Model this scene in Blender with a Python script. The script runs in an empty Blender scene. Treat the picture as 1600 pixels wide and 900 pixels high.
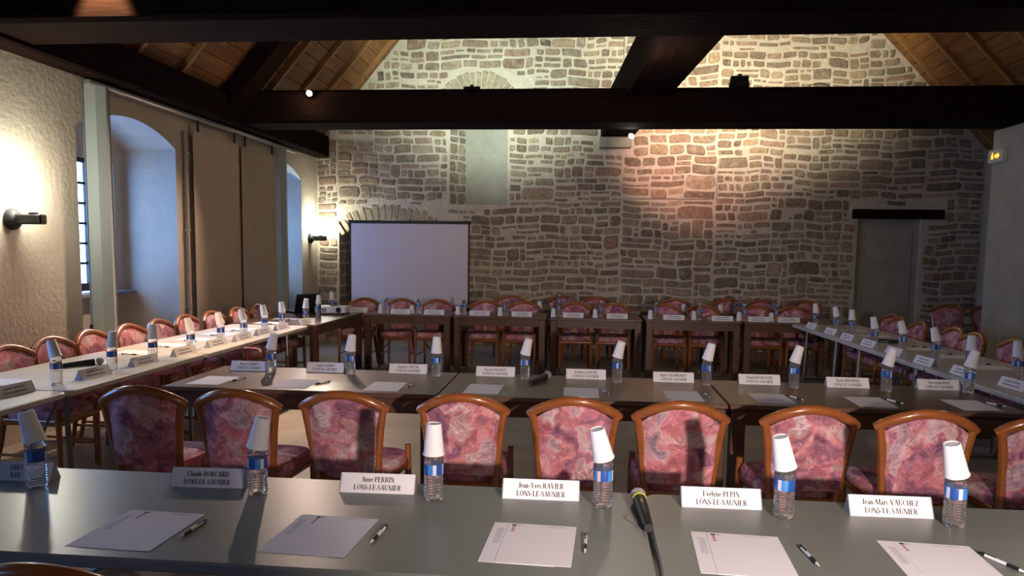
import bpy, bmesh, math, random
from mathutils import Vector, Matrix

# ------------------------------------------------------------------ camera, world, lights, exposure
scene = bpy.context.scene
C = scene.collection
random.seed(7)
PI = math.pi

def make_camera():
    yaw, pitch, roll = .0948, .0928, .0136
    fw = Vector((-math.sin(yaw)*math.cos(pitch), math.cos(yaw)*math.cos(pitch), -math.sin(pitch)))
    r0 = Vector((math.cos(yaw), math.sin(yaw), 0)); u0 = r0.cross(fw)
    r = r0*math.cos(roll) + u0*math.sin(roll); u = r.cross(fw)
    cam = bpy.data.cameras.new('camera'); o = bpy.data.objects.new('camera', cam); C.objects.link(o)
    m = Matrix((r, u, -fw)).transposed().to_4x4(); m.translation = (0, 0, 1.592)
    o.matrix_world = m
    cam.sensor_width = 36; cam.lens = 1166/1600*36; cam.shift_y = 47.5/1600; cam.clip_start = .02
    scene.camera = o
make_camera()

scene.view_settings.view_transform = 'Standard'
scene.view_settings.look = 'None'
scene.view_settings.gamma = 1
scene.view_settings.use_curve_mapping = False
scene.view_settings.exposure = 0.5
scene.cycles.max_bounces = 8
scene.cycles.sample_clamp_indirect = 6

world = bpy.data.worlds.new('overcast_sky'); scene.world = world
world.use_nodes = True
bg = world.node_tree.nodes['Background']
bg.inputs[0].default_value = (.33, .47, 1.0, 1); bg.inputs[1].default_value = 13

def lamp(name, typ, loc, energy, color, target=None, size=.05, angle=60, blend=.6):
    l = bpy.data.lights.new(name, typ); l.energy = energy; l.color = color
    l.shadow_soft_size = size
    if typ == 'SPOT': l.spot_size = math.radians(angle); l.spot_blend = blend
    o = bpy.data.objects.new(name, l); C.objects.link(o); o.location = loc
    if target is not None:
        o.rotation_euler = (Vector(target)-Vector(loc)).to_track_quat('-Z', 'Y').to_euler()
    return o

WARM = (1.0, .66, .42)
# lamp standing behind the photographer, a little to the right (throws the bottle shadows on the chair backs)
lamp('lamp_behind', 'SPOT', (.93, -.35, 1.52), 440, (1.0, .80, .74), (.35, 3.6, .72), .035, 62, .9)
# spot lamps on the timber frame, then unseen fill lights added without fixtures
lamp('beam_spot_light', 'SPOT', (-3.33, 8.80, 3.36), 480, (1.0, .72, .58), (-3.5, 6.4, .75), .05, 78, .9)
lamp('beam_spot_glow', 'POINT', (-3.33, 8.84, 3.40), 2.5, (1.0, .70, .5), None, .03)
lamp('wall_spot_light', 'SPOT', (.58, 9.72, 3.02), 430, (1.0, .52, .40), (1.65, 12.2, 3.25), .04, 62, 1.0)
lamp('flood_light_yellow', 'SPOT', (1.82, 9.62, 3.66), 400, (1.0, .91, .68), (2.3, 12.2, 4.95), .08, 108, .7)
lamp('flood_light_green', 'SPOT', (-1.47, 9.76, 3.58), 300, (.86, 1.0, .86), (-1.5, 12.2, 4.9), .08, 112, .7)
lamp('near_beam_light', 'SPOT', (-3.28, 4.62, 3.62), 260, (1.0, .62, .36), (-3.28, 4.95, 3.10), .03, 44, .6)
lamp('hall_fill_light', 'POINT', (1.2, 1.2, 3.3), 26, (1.0, .84, .68), None, .15)  # unseen point lights from here on, added as ambient fill
lamp('hall_fill_light', 'POINT', (.4, 7.0, 3.05), 14, (1.0, .74, .60), None, .15)
lamp('hall_fill_light', 'POINT', (3.9, 6.4, 3.0), 8, (1.0, .84, .70), None, .15)

# ------------------------------------------------------------------ helpers
class MB:
    """collects shapes into one mesh"""
    def __init__(s): s.v = []; s.f = []
    def add(s, vs, fs):
        n = len(s.v); s.v += [tuple(v) for v in vs]; s.f += [tuple(i+n for i in f) for f in fs]; return s
    def box(s, x0, x1, y0, y1, z0, z1):
        return s.add([(x0,y0,z0),(x1,y0,z0),(x1,y1,z0),(x0,y1,z0),(x0,y0,z1),(x1,y0,z1),(x1,y1,z1),(x0,y1,z1)],
                     [(0,3,2,1),(4,5,6,7),(0,1,5,4),(1,2,6,5),(2,3,7,6),(3,0,4,7)])
    def bbox(s, x0, x1, y0, y1, z0, z1, b=.005):
        """box with chamfered edges"""
        bm = bmesh.new(); bmesh.ops.create_cube(bm, size=1)
        for v in bm.verts: v.co = ((x0+x1)/2+v.co.x*(x1-x0), (y0+y1)/2+v.co.y*(y1-y0), (z0+z1)/2+v.co.z*(z1-z0))
        bmesh.ops.bevel(bm, geom=bm.edges[:], offset=b, segments=1, affect='EDGES')
        bm.verts.index_update()
        s.add([v.co[:] for v in bm.verts], [[v.index for v in f.verts] for f in bm.faces]); bm.free(); return s
    def lathe(s, prof, n=20, c=(0,0,0), cap=True, ribs=None):
        vs = []; fs = []
        for r, z in prof:
            for k in range(n):
                a = 2*PI*k/n; vs.append((c[0]+r*math.cos(a), c[1]+r*math.sin(a), c[2]+z))
        for i in range(len(prof)-1):
            for k in range(n):
                k2 = (k+1) % n; fs.append((i*n+k, i*n+k2, (i+1)*n+k2, (i+1)*n+k))
        if cap:
            fs.append(tuple(range(n-1, -1, -1))); m = (len(prof)-1)*n; fs.append(tuple(range(m, m+n)))
        return s.add(vs, fs)
    def tube(s, pts, rad, n=8, sx=1., sy=1.):
        """tube along points; rad number or list"""
        pts = [Vector(p) for p in pts]; m = len(pts)
        rads = rad if isinstance(rad, (list, tuple)) else [rad]*m
        vs = []; fs = []; up = None
        for i, p in enumerate(pts):
            t = (pts[min(i+1, m-1)]-pts[max(i-1, 0)]).normalized()
            if up is None:
                up = Vector((0,0,1)) if abs(t.z) < .9 else Vector((0,1,0))
            a = t.cross(up).normalized(); up = a.cross(t).normalized()
            for k in range(n):
                w = 2*PI*k/n; vs.append(p + a*math.cos(w)*rads[i]*sx + up*math.sin(w)*rads[i]*sy)
        for i in range(m-1):
            for k in range(n):
                k2 = (k+1) % n; fs.append((i*n+k, i*n+k2, (i+1)*n+k2, (i+1)*n+k))
        fs.append(tuple(range(n-1, -1, -1))); fs.append(tuple(range((m-1)*n, m*n)))
        return s.add(vs, fs)
    def prism(s, poly, axis, a0, a1):
        """extrude a 2D polygon along an axis ('x','y','z')"""
        def P(u, v, w): return {'x': (w,u,v), 'y': (u,w,v), 'z': (u,v,w)}[axis]
        n = len(poly); vs = [P(u,v,a0) for u,v in poly]+[P(u,v,a1) for u,v in poly]
        fs = [tuple(range(n)), tuple(range(2*n-1, n-1, -1))]+[(i, i+n, (i+1)%n+n, (i+1)%n) for i in range(n)]
        return s.add(vs, fs)
    def build(s, name, mat, parent=None, smooth=False, kind=None, fix=True):
        me = bpy.data.meshes.new(name); me.from_pydata(s.v, [], s.f)
        if fix:
            bm = bmesh.new(); bm.from_mesh(me); bmesh.ops.recalc_face_normals(bm, faces=bm.faces[:]); bm.to_mesh(me); bm.free()
        if smooth:
            me.polygons.foreach_set('use_smooth', [True]*len(me.polygons))
            me.set_sharp_from_angle(angle=math.radians(40))
        if mat: me.materials.append(mat)
        o = bpy.data.objects.new(name, me); C.objects.link(o)
        if parent: o.parent = parent
        if kind: o['kind'] = kind
        return o

def tag(o, label, cat, group=None, kind=None):
    o['label'] = label; o['category'] = cat
    if group: o['group'] = group
    if kind: o['kind'] = kind
    return o
def empty(name, loc=(0,0,0), rz=0):
    o = bpy.data.objects.new(name, None); C.objects.link(o); o.empty_display_size = .1
    o.location = loc; o.rotation_euler = (0,0,rz); return o
KIDS = {}
def copy_tree(o, parent=None):
    c = o.copy(); C.objects.link(c); c.parent = parent
    for ch in o.children: copy_tree(ch, c)
    return c
class Proto:
    """first use hands out the thing itself, later uses hand out copies"""
    def __init__(s, root): s.root = root; s.used = False
    def get(s, loc, rz, label, group=None):
        o = copy_tree(s.root) if s.used else s.root
        s.used = True
        o.location = loc; o.rotation_euler = (0,0,rz); o['label'] = label
        if group: o['group'] = group
        return o
ORD = ['first','second','third','fourth','fifth','sixth','seventh','eighth','ninth','tenth','eleventh','twelfth']

# ------------------------------------------------------------------ materials
def mat(name, col, rough=.5, metal=0., spec=.5, bump=0., bscale=40., var=0., vscale=6., trans=0., ior=1.45, emit=None, estr=0., coat=0., stretch=(1,1,1), col2=None, sheen=0.):
    m = bpy.data.materials.new(name); m.use_nodes = True
    nt = m.node_tree; b = nt.nodes['Principled BSDF']; L = nt.links
    b.inputs['Base Color'].default_value = (*col, 1); b.inputs['Roughness'].default_value = rough
    b.inputs['Metallic'].default_value = metal; b.inputs['Specular IOR Level'].default_value = spec
    b.inputs['IOR'].default_value = ior
    if trans: b.inputs['Transmission Weight'].default_value = trans
    if coat: b.inputs['Coat Weight'].default_value = coat; b.inputs['Coat Roughness'].default_value = .12
    if sheen: b.inputs['Sheen Weight'].default_value = sheen
    if emit: b.inputs['Emission Color'].default_value = (*emit, 1); b.inputs['Emission Strength'].default_value = estr
    if var or bump or col2:
        tc = nt.nodes.new('ShaderNodeTexCoord'); mp = nt.nodes.new('ShaderNodeMapping'); mp.inputs['Scale'].default_value = stretch
        L.new(tc.outputs['Object'], mp.inputs['Vector'])
    if var or col2:
        n = nt.nodes.new('ShaderNodeTexNoise'); n.inputs['Scale'].default_value = vscale; n.inputs['Detail'].default_value = 6
        n.inputs['Roughness'].default_value = .65
        L.new(mp.outputs[0], n.inputs['Vector'])
        r = nt.nodes.new('ShaderNodeValToRGB'); r.color_ramp.elements[0].position = .3; r.color_ramp.elements[1].position = .7
        c2 = col2 or tuple(min(1, c*(1+var)) for c in col); c1 = col if col2 else tuple(c*(1-var) for c in col)
        r.color_ramp.elements[0].color = (*c1, 1); r.color_ramp.elements[1].color = (*c2, 1)
        L.new(n.outputs['Fac'], r.inputs[0]); L.new(r.outputs[0], b.inputs['Base Color'])
    if bump:
        n2 = nt.nodes.new('ShaderNodeTexNoise'); n2.inputs['Scale'].default_value = bscale; n2.inputs['Detail'].default_value = 4
        L.new(mp.outputs[0], n2.inputs['Vector'])
        bp = nt.nodes.new('ShaderNodeBump'); bp.inputs['Strength'].default_value = bump; bp.inputs['Distance'].default_value = .02
        L.new(n2.outputs['Fac'], bp.inputs['Height']); L.new(bp.outputs[0], b.inputs['Normal'])
    return m

M = {}
M['plaster'] = mat('cream_plaster', (.50,.44,.34), .9, bump=.35, bscale=22, var=.10, vscale=2.5, spec=.2)
M['grey_plaster'] = mat('grey_plaster', (.40,.38,.31), .9, bump=.25, bscale=25, var=.12, vscale=3, spec=.2)
M['infill'] = mat('grey_green_infill_plaster', (.33,.33,.28), .95, bump=.25, bscale=30, var=.14, vscale=5, spec=.15)
M['mortar'] = mat('pale_lime_mortar', (.52,.47,.38), .95, bump=.7, bscale=28, var=.16, vscale=7, spec=.15)
M['floor'] = mat('worn_concrete_floor', (.30,.26,.21), .55, bump=.1, bscale=20, var=.2, vscale=2.2)
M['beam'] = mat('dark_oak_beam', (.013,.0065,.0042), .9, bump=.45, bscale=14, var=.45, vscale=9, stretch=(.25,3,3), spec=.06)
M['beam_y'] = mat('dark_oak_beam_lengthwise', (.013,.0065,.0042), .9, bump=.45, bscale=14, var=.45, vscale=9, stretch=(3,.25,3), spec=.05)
M['board'] = mat('honey_pine_boards', (.21,.095,.032), .6, bump=.15, bscale=20, var=.35, vscale=5, stretch=(3,.35,3), spec=.3)
M['board_b'] = mat('darker_pine_boards', (.165,.072,.025), .6, bump=.15, bscale=20, var=.35, vscale=5, stretch=(3,.35,3), spec=.3)
M['rafter'] = mat('pale_pine_rafter', (.27,.14,.05), .6, var=.2, vscale=6)
M['table_wood'] = mat('red_brown_table_wood', (.105,.045,.024), .38, var=.30, vscale=10, stretch=(.4,4,4), bump=.05, bscale=40)
M['table_top_wood'] = mat('worn_brown_table_top', (.14,.08,.05), .30, var=.20, vscale=9, stretch=(.4,4,4))
M['grey_top'] = mat('grey_green_laminate', (.185,.205,.185), .34, var=.06, vscale=3, bump=.02, bscale=200)
M['cream_top'] = mat('cream_laminate', (.56,.54,.48), .42, var=.05, vscale=3)
M['white_edge_top'] = mat('pale_grey_laminate', (.50,.50,.49), .42, var=.05, vscale=3)
M['steel'] = mat('grey_table_steel', (.22,.22,.22), .4, metal=.8)
M['chair_wood'] = mat('varnished_cherry_wood', (.30,.095,.024), .28, var=.22, vscale=9, stretch=(1,1,3), coat=.5)
M['paper'] = mat('white_paper', (.80,.78,.80), .85, spec=.2)
M['card'] = mat('white_card', (.82,.80,.80), .7, spec=.3)
M['acrylic'] = mat('clear_acrylic', (.75,.75,.75), .12, trans=.6)
M['ink'] = mat('black_ink', (.02,.02,.022), .8, spec=.1)
M['pale_ink'] = mat('grey_ink', (.34,.34,.38), .8, spec=.1)
M['red_ink'] = mat('red_ink', (.45,.06,.07), .8, spec=.1)
M['cup'] = mat('white_foam_cup', (.80,.79,.78), .55, spec=.35)
M['cup_inset'] = mat('cup_base_shadowed_foam', (.62,.61,.60), .7)  # darker foam, the shade of the recess put into its colour
M['water'] = mat('clear_bottle_with_water', (.96,.975,.98), .03, trans=.945, ior=1.27)
M['bottle_cap'] = mat('pale_blue_cap', (.45,.55,.70), .4)
M['black'] = mat('black_plastic', (.012,.012,.013), .4)
M['matt_black'] = mat('matt_black_metal', (.015,.016,.017), .6)
M['white_plastic'] = mat('white_plastic', (.72,.71,.69), .4)
M['grille'] = mat('silver_mesh_grille', (.55,.54,.50), .45, metal=.2, bump=.8, bscale=400)
M['yellow'] = mat('yellow_band', (.62,.60,.06), .5)
M['screen'] = mat('white_screen_fabric', (.70,.61,.61), .8, spec=.2)
M['panel'] = mat('beige_ribbed_fabric', (.50,.41,.31), .9, spec=.15, var=.08, vscale=5, stretch=(20,20,.6))
M['curtain'] = mat('grey_green_curtain', (.33,.36,.33), .85, spec=.2, var=.06, vscale=4, stretch=(12,12,.5))
M['alu'] = mat('aluminium_rail', (.45,.44,.42), .4, metal=.7)
M['stone_sill'] = mat('grey_stone_sill', (.22,.22,.25), .7, bump=.2)
M['win_frame'] = mat('dark_painted_window_wood', (.018,.016,.02), .5)
def window_glass():
    m = bpy.data.materials.new('old_window_glass'); m.use_nodes = True
    nt = m.node_tree; N = nt.nodes; L = nt.links; N.remove(N['Principled BSDF'])
    tr = N.new('ShaderNodeBsdfTransparent'); tr.inputs[0].default_value = (.74,.93,1,1); gl = N.new('ShaderNodeBsdfGlossy'); gl.inputs['Roughness'].default_value = .05
    mx = N.new('ShaderNodeMixShader'); mx.inputs[0].default_value = .05; L.new(tr.outputs[0], mx.inputs[1]); L.new(gl.outputs[0], mx.inputs[2])
    L.new(mx.outputs[0], N['Material Output'].inputs[0]); return m
M['glass'] = window_glass()
M['exit_face'] = mat('exit_sign_face', (.42,.46,.36), .4, emit=(.5,.55,.25), estr=.03)
M['exit_mark'] = mat('exit_sign_lit_figure', (.9,.5,.05), .4, emit=(1,.36,.02), estr=1.6)
M['bulb'] = mat('glowing_bulb', (1,1,1), .4, emit=(1,.93,.80), estr=60.)
M['sconce_glass'] = mat('glowing_frosted_glass', (1,1,1), .4, emit=(1,1,.90), estr=14.)
M['laptop'] = mat('black_laptop', (.012,.012,.014), .45)
M['purple'] = mat('purple_cloth', (.05,.015,.045), .9)
M['tag_yellow'] = mat('yellow_paper_tag', (.62,.52,.05), .7)

def floral():
    m = bpy.data.materials.new('pink_floral_tapestry'); m.use_nodes = True
    nt = m.node_tree; N = nt.nodes; L = nt.links; b = N['Principled BSDF']
    b.inputs['Roughness'].default_value = .85; b.inputs['Specular IOR Level'].default_value = .2
    tc = N.new('ShaderNodeTexCoord'); oi = N.new('ShaderNodeObjectInfo')
    mul = N.new('ShaderNodeVectorMath'); mul.operation = 'SCALE'; mul.inputs[0].default_value = (9,7,5); L.new(oi.outputs['Random'], mul.inputs['Scale'])
    add = N.new('ShaderNodeVectorMath'); L.new(tc.outputs['Object'], add.inputs[0]); L.new(mul.outputs[0], add.inputs[1])
    nz = N.new('ShaderNodeTexNoise'); nz.inputs['Scale'].default_value = 7; nz.inputs['Detail'].default_value = 3; L.new(add.outputs[0], nz.inputs['Vector'])
    sub = N.new('ShaderNodeVectorMath'); sub.operation = 'SUBTRACT'; sub.inputs[1].default_value = (.5,.5,.5); L.new(nz.outputs['Color'], sub.inputs[0])
    sc = N.new('ShaderNodeVectorMath'); sc.operation = 'SCALE'; sc.inputs['Scale'].default_value = .30; L.new(sub.outputs[0], sc.inputs[0])
    ad2 = N.new('ShaderNodeVectorMath'); L.new(add.outputs[0], ad2.inputs[0]); L.new(sc.outputs[0], ad2.inputs[1])
    # big petals: voronoi cells; each with its own hue
    v = N.new('ShaderNodeTexVoronoi'); v.inputs['Scale'].default_value = 11; v.feature = 'SMOOTH_F1'; v.inputs['Smoothness'].default_value = .45; L.new(ad2.outputs[0], v.inputs['Vector'])
    sep = N.new('ShaderNodeSeparateColor'); L.new(v.outputs['Color'], sep.inputs[0])
    r = N.new('ShaderNodeValToRGB'); cr = r.color_ramp
    cols = [(0,(.28,.12,.18)),(.25,(.43,.19,.24)),(.45,(.60,.21,.22)),(.62,(.56,.29,.29)),(.8,(.60,.42,.40)),(1,(.40,.27,.33))]
    cr.elements[0].position = 0; cr.elements[0].color = (*cols[0][1],1); cr.elements[1].position = 1; cr.elements[1].color = (*cols[-1][1],1)
    for p, c in cols[1:-1]:
        e = cr.elements.new(p); e.color = (*c,1)
    L.new(sep.outputs['Red'], r.inputs[0])
    # brush strokes inside the petals
    sc3 = N.new('ShaderNodeVectorMath'); sc3.operation = 'SCALE'; sc3.inputs['Scale'].default_value = .05; L.new(sub.outputs[0], sc3.inputs[0])
    ad3 = N.new('ShaderNodeVectorMath'); L.new(add.outputs[0], ad3.inputs[0]); L.new(sc3.outputs[0], ad3.inputs[1])
    w = N.new('ShaderNodeTexNoise'); w.inputs['Scale'].default_value = 1; w.inputs['Detail'].default_value = 4
    rot = N.new('ShaderNodeVectorRotate'); rot.rotation_type = 'Y_AXIS'; L.new(ad3.outputs[0], rot.inputs['Vector'])
    am = N.new('ShaderNodeMath'); am.operation = 'MULTIPLY'; am.inputs[1].default_value = 2.6; L.new(sep.outputs['Green'], am.inputs[0]); L.new(am.outputs[0], rot.inputs['Angle'])
    st = N.new('ShaderNodeMapping'); st.inputs['Scale'].default_value = (150,60,26); L.new(rot.outputs[0], st.inputs['Vector']); L.new(st.outputs[0], w.inputs['Vector'])
    r2 = N.new('ShaderNodeValToRGB'); r2.color_ramp.elements[0].position = .36; r2.color_ramp.elements[1].position = .66
    r2.color_ramp.elements[0].color = (.60,.53,.60,1); r2.color_ramp.elements[1].color = (1.40,1.36,1.34,1)
    L.new(w.outputs['Fac'], r2.inputs[0])
    mx = N.new('ShaderNodeMix'); mx.data_type = 'RGBA'; mx.blend_type = 'MULTIPLY'; mx.inputs['Factor'].default_value = .85
    L.new(r.outputs[0], mx.inputs[6]); L.new(r2.outputs[0], mx.inputs[7])
    # smaller flowers over the large ones, edges softened
    v2 = N.new('ShaderNodeTexVoronoi'); v2.inputs['Scale'].default_value = 21; v2.feature = 'SMOOTH_F1'; v2.inputs['Smoothness'].default_value = .4; L.new(ad2.outputs[0], v2.inputs['Vector'])
    m3 = N.new('ShaderNodeMix'); m3.data_type = 'RGBA'; m3.blend_type = 'OVERLAY'; m3.inputs['Factor'].default_value = .35
    sp2 = N.new('ShaderNodeSeparateColor'); L.new(v2.outputs['Color'], sp2.inputs[0])
    L.new(mx.outputs[2], m3.inputs[6]); L.new(sp2.outputs['Blue'], m3.inputs[7]); L.new(m3.outputs[2], b.inputs['Base Color'])
    return m
M['floral'] = floral()

def stone_mat():
    m = bpy.data.materials.new('rough_field_stone'); m.use_nodes = True
    nt = m.node_tree; N = nt.nodes; L = nt.links; b = N['Principled BSDF']
    b.inputs['Roughness'].default_value = .95; b.inputs['Specular IOR Level'].default_value = .15
    at = N.new('ShaderNodeAttribute'); at.attribute_name = 'tint'
    tc = N.new('ShaderNodeTexCoord'); nz = N.new('ShaderNodeTexNoise'); nz.inputs['Scale'].default_value = 16; nz.inputs['Detail'].default_value = 7; nz.inputs['Roughness'].default_value = .7
    L.new(tc.outputs['Object'], nz.inputs['Vector'])
    r = N.new('ShaderNodeValToRGB'); r.color_ramp.elements[0].position = .28; r.color_ramp.elements[1].position = .72
    r.color_ramp.elements[0].color = (.55,.53,.50,1); r.color_ramp.elements[1].color = (1.4,1.4,1.4,1); L.new(nz.outputs['Fac'], r.inputs[0])
    mx = N.new('ShaderNodeMix'); mx.data_type = 'RGBA'; mx.blend_type = 'MULTIPLY'; mx.inputs['Factor'].default_value = 1
    L.new(at.outputs['Color'], mx.inputs[6]); L.new(r.outputs[0], mx.inputs[7]); L.new(mx.outputs[2], b.inputs['Base Color'])
    sm = N.new('ShaderNodeTexNoise'); sm.inputs['Scale'].default_value = 7; sm.inputs['Detail'].default_value = 8; sm.inputs['Roughness'].default_value = .75
    L.new(tc.outputs['Object'], sm.inputs['Vector'])
    rr = N.new('ShaderNodeMapRange'); rr.inputs['From Min'].default_value = .50; rr.inputs['From Max'].default_value = .74; rr.inputs['To Max'].default_value = .75; L.new(sm.outputs['Fac'], rr.inputs['Value'])
    m2 = N.new('ShaderNodeMix'); m2.data_type = 'RGBA'; L.new(rr.outputs[0], m2.inputs['Factor']); L.new(mx.outputs[2], m2.inputs[6]); m2.inputs[7].default_value = (.47,.42,.34,1)
    L.new(m2.outputs[2], b.inputs['Base Color'])
    bp = N.new('ShaderNodeBump'); bp.inputs['Strength'].default_value = .8; bp.inputs['Distance'].default_value = .02
    L.new(nz.outputs['Fac'], bp.inputs['Height']); L.new(bp.outputs[0], b.inputs['Normal'])
    return m
M['stone'] = stone_mat()

def label_mat():
    """printed bottle label: blue film with pale printed fields around the bottle"""
    m = bpy.data.materials.new('blue_printed_label'); m.use_nodes = True
    nt = m.node_tree; N = nt.nodes; L = nt.links; b = N['Principled BSDF']; b.inputs['Roughness'].default_value = .35
    tc = N.new('ShaderNodeTexCoord'); sp = N.new('ShaderNodeSeparateXYZ'); L.new(tc.outputs['Object'], sp.inputs[0])
    at = N.new('ShaderNodeMath'); at.operation = 'ARCTAN2'; L.new(sp.outputs['Y'], at.inputs[0]); L.new(sp.outputs['X'], at.inputs[1])
    mr = N.new('ShaderNodeMapRange'); mr.inputs['From Min'].default_value = -PI; mr.inputs['From Max'].default_value = PI; L.new(at.outputs[0], mr.inputs['Value'])
    r = N.new('ShaderNodeValToRGB'); r.color_ramp.interpolation = 'CONSTANT'; cr = r.color_ramp
    blue = (.015,.075,.32); sky = (.05,.22,.55); pale = (.55,.58,.70); pink = (.60,.45,.52)
    seq = [(0,blue),(.10,pale),(.15,blue),(.22,sky),(.29,pink),(.35,blue),(.47,sky),(.56,pale),(.62,blue),(.74,pale),(.80,sky),(.9,blue)]
    cr.elements[0].position = 0; cr.elements[0].color = (*seq[0][1],1); cr.elements[1].position = seq[-1][0]; cr.elements[1].color = (*seq[-1][1],1)
    for p, c in seq[1:-1]:
        e = cr.elements.new(p); e.color = (*c,1)
    L.new(mr.outputs[0], r.inputs[0]); L.new(r.outputs[0], b.inputs['Base Color'])
    return m
M['label'] = label_mat()

# ------------------------------------------------------------------ the setting
XL, XR, YF, YB = -4.45, 6.08, 12.2, -4.0          # left wall, right wall, far wall, wall behind
ZE = 3.28                                          # height where the left roof slope meets the wall
SL = 1.17; SR = 1.08                               # roof slopes
XA = .56; ZA = ZE+SL*(XA-XL)                       # ridge
def roof_z(x): return ZE+SL*(x-XL) if x < XA else ZA-SR*(x-XA)

def struct(name, mb, m, label=None, cat=None):
    o = mb.build(name, m, kind='structure')
    if label: o['label'] = label
    if cat: o['category'] = cat
    return o

struct('floor', MB().box(-5.6, 6.6, YB-.2, 12.9, -.12, 0), M['floor'], 'worn pale concrete floor of the hall', 'floor')

# left wall with two deep arched window niches
NICHES = [(-1.3, .3), (2.45, 4.06), (6.25, 7.86), (10.12, 11.50)]
DEP = .62
def arch_pts(y0, y1, zs, rise, n=12):
    return [(y0+(y1-y0)*k/n, zs+rise*(1-(2*k/n-1)**2)) for k in range(n+1)]
wl = MB()
edges = [YB] + [e for nn in NICHES for e in nn] + [YF+.5]
for i in range(0, len(edges), 2):
    wl.box(XL-.95, XL, edges[i], edges[i+1], 0, 3.05)
for y0, y1 in NICHES:
    ap = arch_pts(y0, y1, 2.62, .20)
    for (a, b), (c, d) in zip(ap, ap[1:]):
        wl.prism([(a, b), (c, d), (c, 3.05), (a, 3.05)], 'x', XL-.95, XL)
    xb = XL-DEP                                     # thin window wall at the back of the niche, with an opening
    oy0, oy1, oz0, oz1 = y0+.16, y1-.16, 1.10, 2.46
    wl.box(xb-.3, xb, y0-.02, oy0, 0, 2.9); wl.box(xb-.3, xb, oy1, y1+.02, 0, 2.9)
    wl.box(xb-.3, xb, oy0, oy1, 0, oz0-.02); wl.box(xb-.3, xb, oy0, oy1, oz1, 2.9)
wall_left = struct('wall_left', wl, M['plaster'], 'cream plastered side wall with deep arched window niches', 'wall')
for i, (y0, y1) in enumerate(NICHES):
    xb = XL-DEP; oy0, oy1, oz0, oz1 = y0+.16, y1-.16, 1.10, 2.46
    fr = MB(); t = .05
    fr.box(xb-.12, xb-.04, oy0, oy0+t, oz0, oz1).box(xb-.12, xb-.04, oy1-t, oy1, oz0, oz1)
    fr.box(xb-.12, xb-.04, oy0, oy1, oz0, oz0+t+.03).box(xb-.12, xb-.04, oy0, oy1, oz1-t, oz1)
    win = struct('window_%d' % (i+1), fr, M['win_frame'], ['small-paned window in a niche behind the photographer', 'small-paned window in a niche beside the camera', 'small-paned dark window in the niche beside the nearer wall lamp', 'dark window in the far niche beside the stone wall'][i], 'window')
    ny, nz = 4, 6
    py = (oy1-oy0-2*t)/ny; pz = (oz1-oz0-2*t-.03)/nz
    for k in range(1, ny):
        y = oy0+t+k*py; MB().box(xb-.10, xb-.06, y-(.03 if k == 2 else .012), y+(.03 if k == 2 else .012), oz0+t, oz1-t).build('mullion', M['win_frame'], win)
    for k in range(1, nz):
        z = oz0+t+.03+k*pz; MB().box(xb-.095, xb-.065, oy0+t, oy1-t, z-.013, z+.013).build('glazing_bar', M['win_frame'], win)
    for a in range(ny):
        for b in range(nz):
            y = oy0+t+a*py; z = oz0+t+.03+b*pz
            MB().box(xb-.083, xb-.078, y+.012, y+py-.012, z+.013, z+pz-.013).build('pane', M['glass'], win)
    MB().bbox(xb-.03, xb+.13, y0+.005, y1-.005, 1.04, 1.085, .008).build('window_sill', M['stone_sill'], win)
    po = bpy.data.lights.new('window_portal', 'AREA'); po.shape = 'RECTANGLE'; po.size = oy1-oy0; po.size_y = oz1-oz0
    po.cycles.is_portal = True
    oo = bpy.data.objects.new('window_portal', po); C.objects.link(oo); oo.location = (xb-.16, (oy0+oy1)/2, (oz0+oz1)/2); oo.rotation_euler = (PI/2, 0, -PI/2)

struct('wall_right', MB().box(XR, XR+.4, YB, YF+.5, 0, 3.3), M['grey_plaster'], 'grey plaster wall in shade beyond the pier', 'wall')
struct('wall_back', MB().box(-5.6, 6.6, YB-.3, YB, 0, 11), M['plaster'], 'plaster wall behind the photographer', 'wall')
struct('pier', MB().bbox(4.90, 6.08, 8.55, 9.72, 0, 3.095, .02), M['grey_plaster'], 'pale grey plastered pier carrying the end of the tie beam', 'pier')

# far gable wall: mortar face with recesses, stones set proud of it
HOLES = [(-4.08, -2.35, -.01, 2.02, .50), (-2.22, -1.27, 2.30, 4.10, .30), (4.24, 5.20, -.01, 2.13, .14)]   # arch recess, blocked window, blocked door
wf = MB()
xs = sorted({-5.2, 6.6, *[h[0] for h in HOLES], *[h[1] for h in HOLES]}); zs = sorted({-.01, 11., *[h[2] for h in HOLES], *[h[3] for h in HOLES]})
for a, b in zip(xs, xs[1:]):
    for c, d in zip(zs, zs[1:]):
        if any(h[0] <= a and b <= h[1] and h[2] <= c and d <= h[3] for h in HOLES): continue
        wf.box(a, b, YF, YF+.7, c, d)
wall_far = struct('wall_far', wf, M['mortar'], 'rubble stone gable wall with pale mortar at the far end', 'wall')
# backs of the recesses
MB().box(-4.08, -2.35, YF+.5, YF+.6, 0, 2.02).build('recess_back', M['mortar'], wall_far)
MB().add([(-2.22,YF+.001,2.3),(-1.99,YF+.3,2.3),(-1.99,YF+.3,4.1),(-2.22,YF+.001,4.1),(-1.30,YF+.3,2.3),(-1.27,YF+.001,2.3),(-1.27,YF+.001,4.1),(-1.30,YF+.3,4.1)],
         [(0,1,2,3),(4,5,6,7)]).build('window_reveal', M['mortar'], wall_far, fix=False)
MB().box(-2.0, -1.29, YF+.28, YF+.34, 2.3, 4.1).build('blocked_window_infill', M['infill'], wall_far)
MB().box(4.24, 5.20, YF+.10, YF+.2, 0, 2.13).build('blocked_doorway_infill', M['infill'], wall_far)
MB().box(4.40, 5.10, YF+.085, YF+.1, 0, 1.98).build('blocked_doorway_panel', M['infill'], wall_far)
MB().bbox(4.15, 5.50, YF-.07, YF+.2, 2.135, 2.28, .012).build('door_lintel', M['beam'], wall_far)
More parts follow.
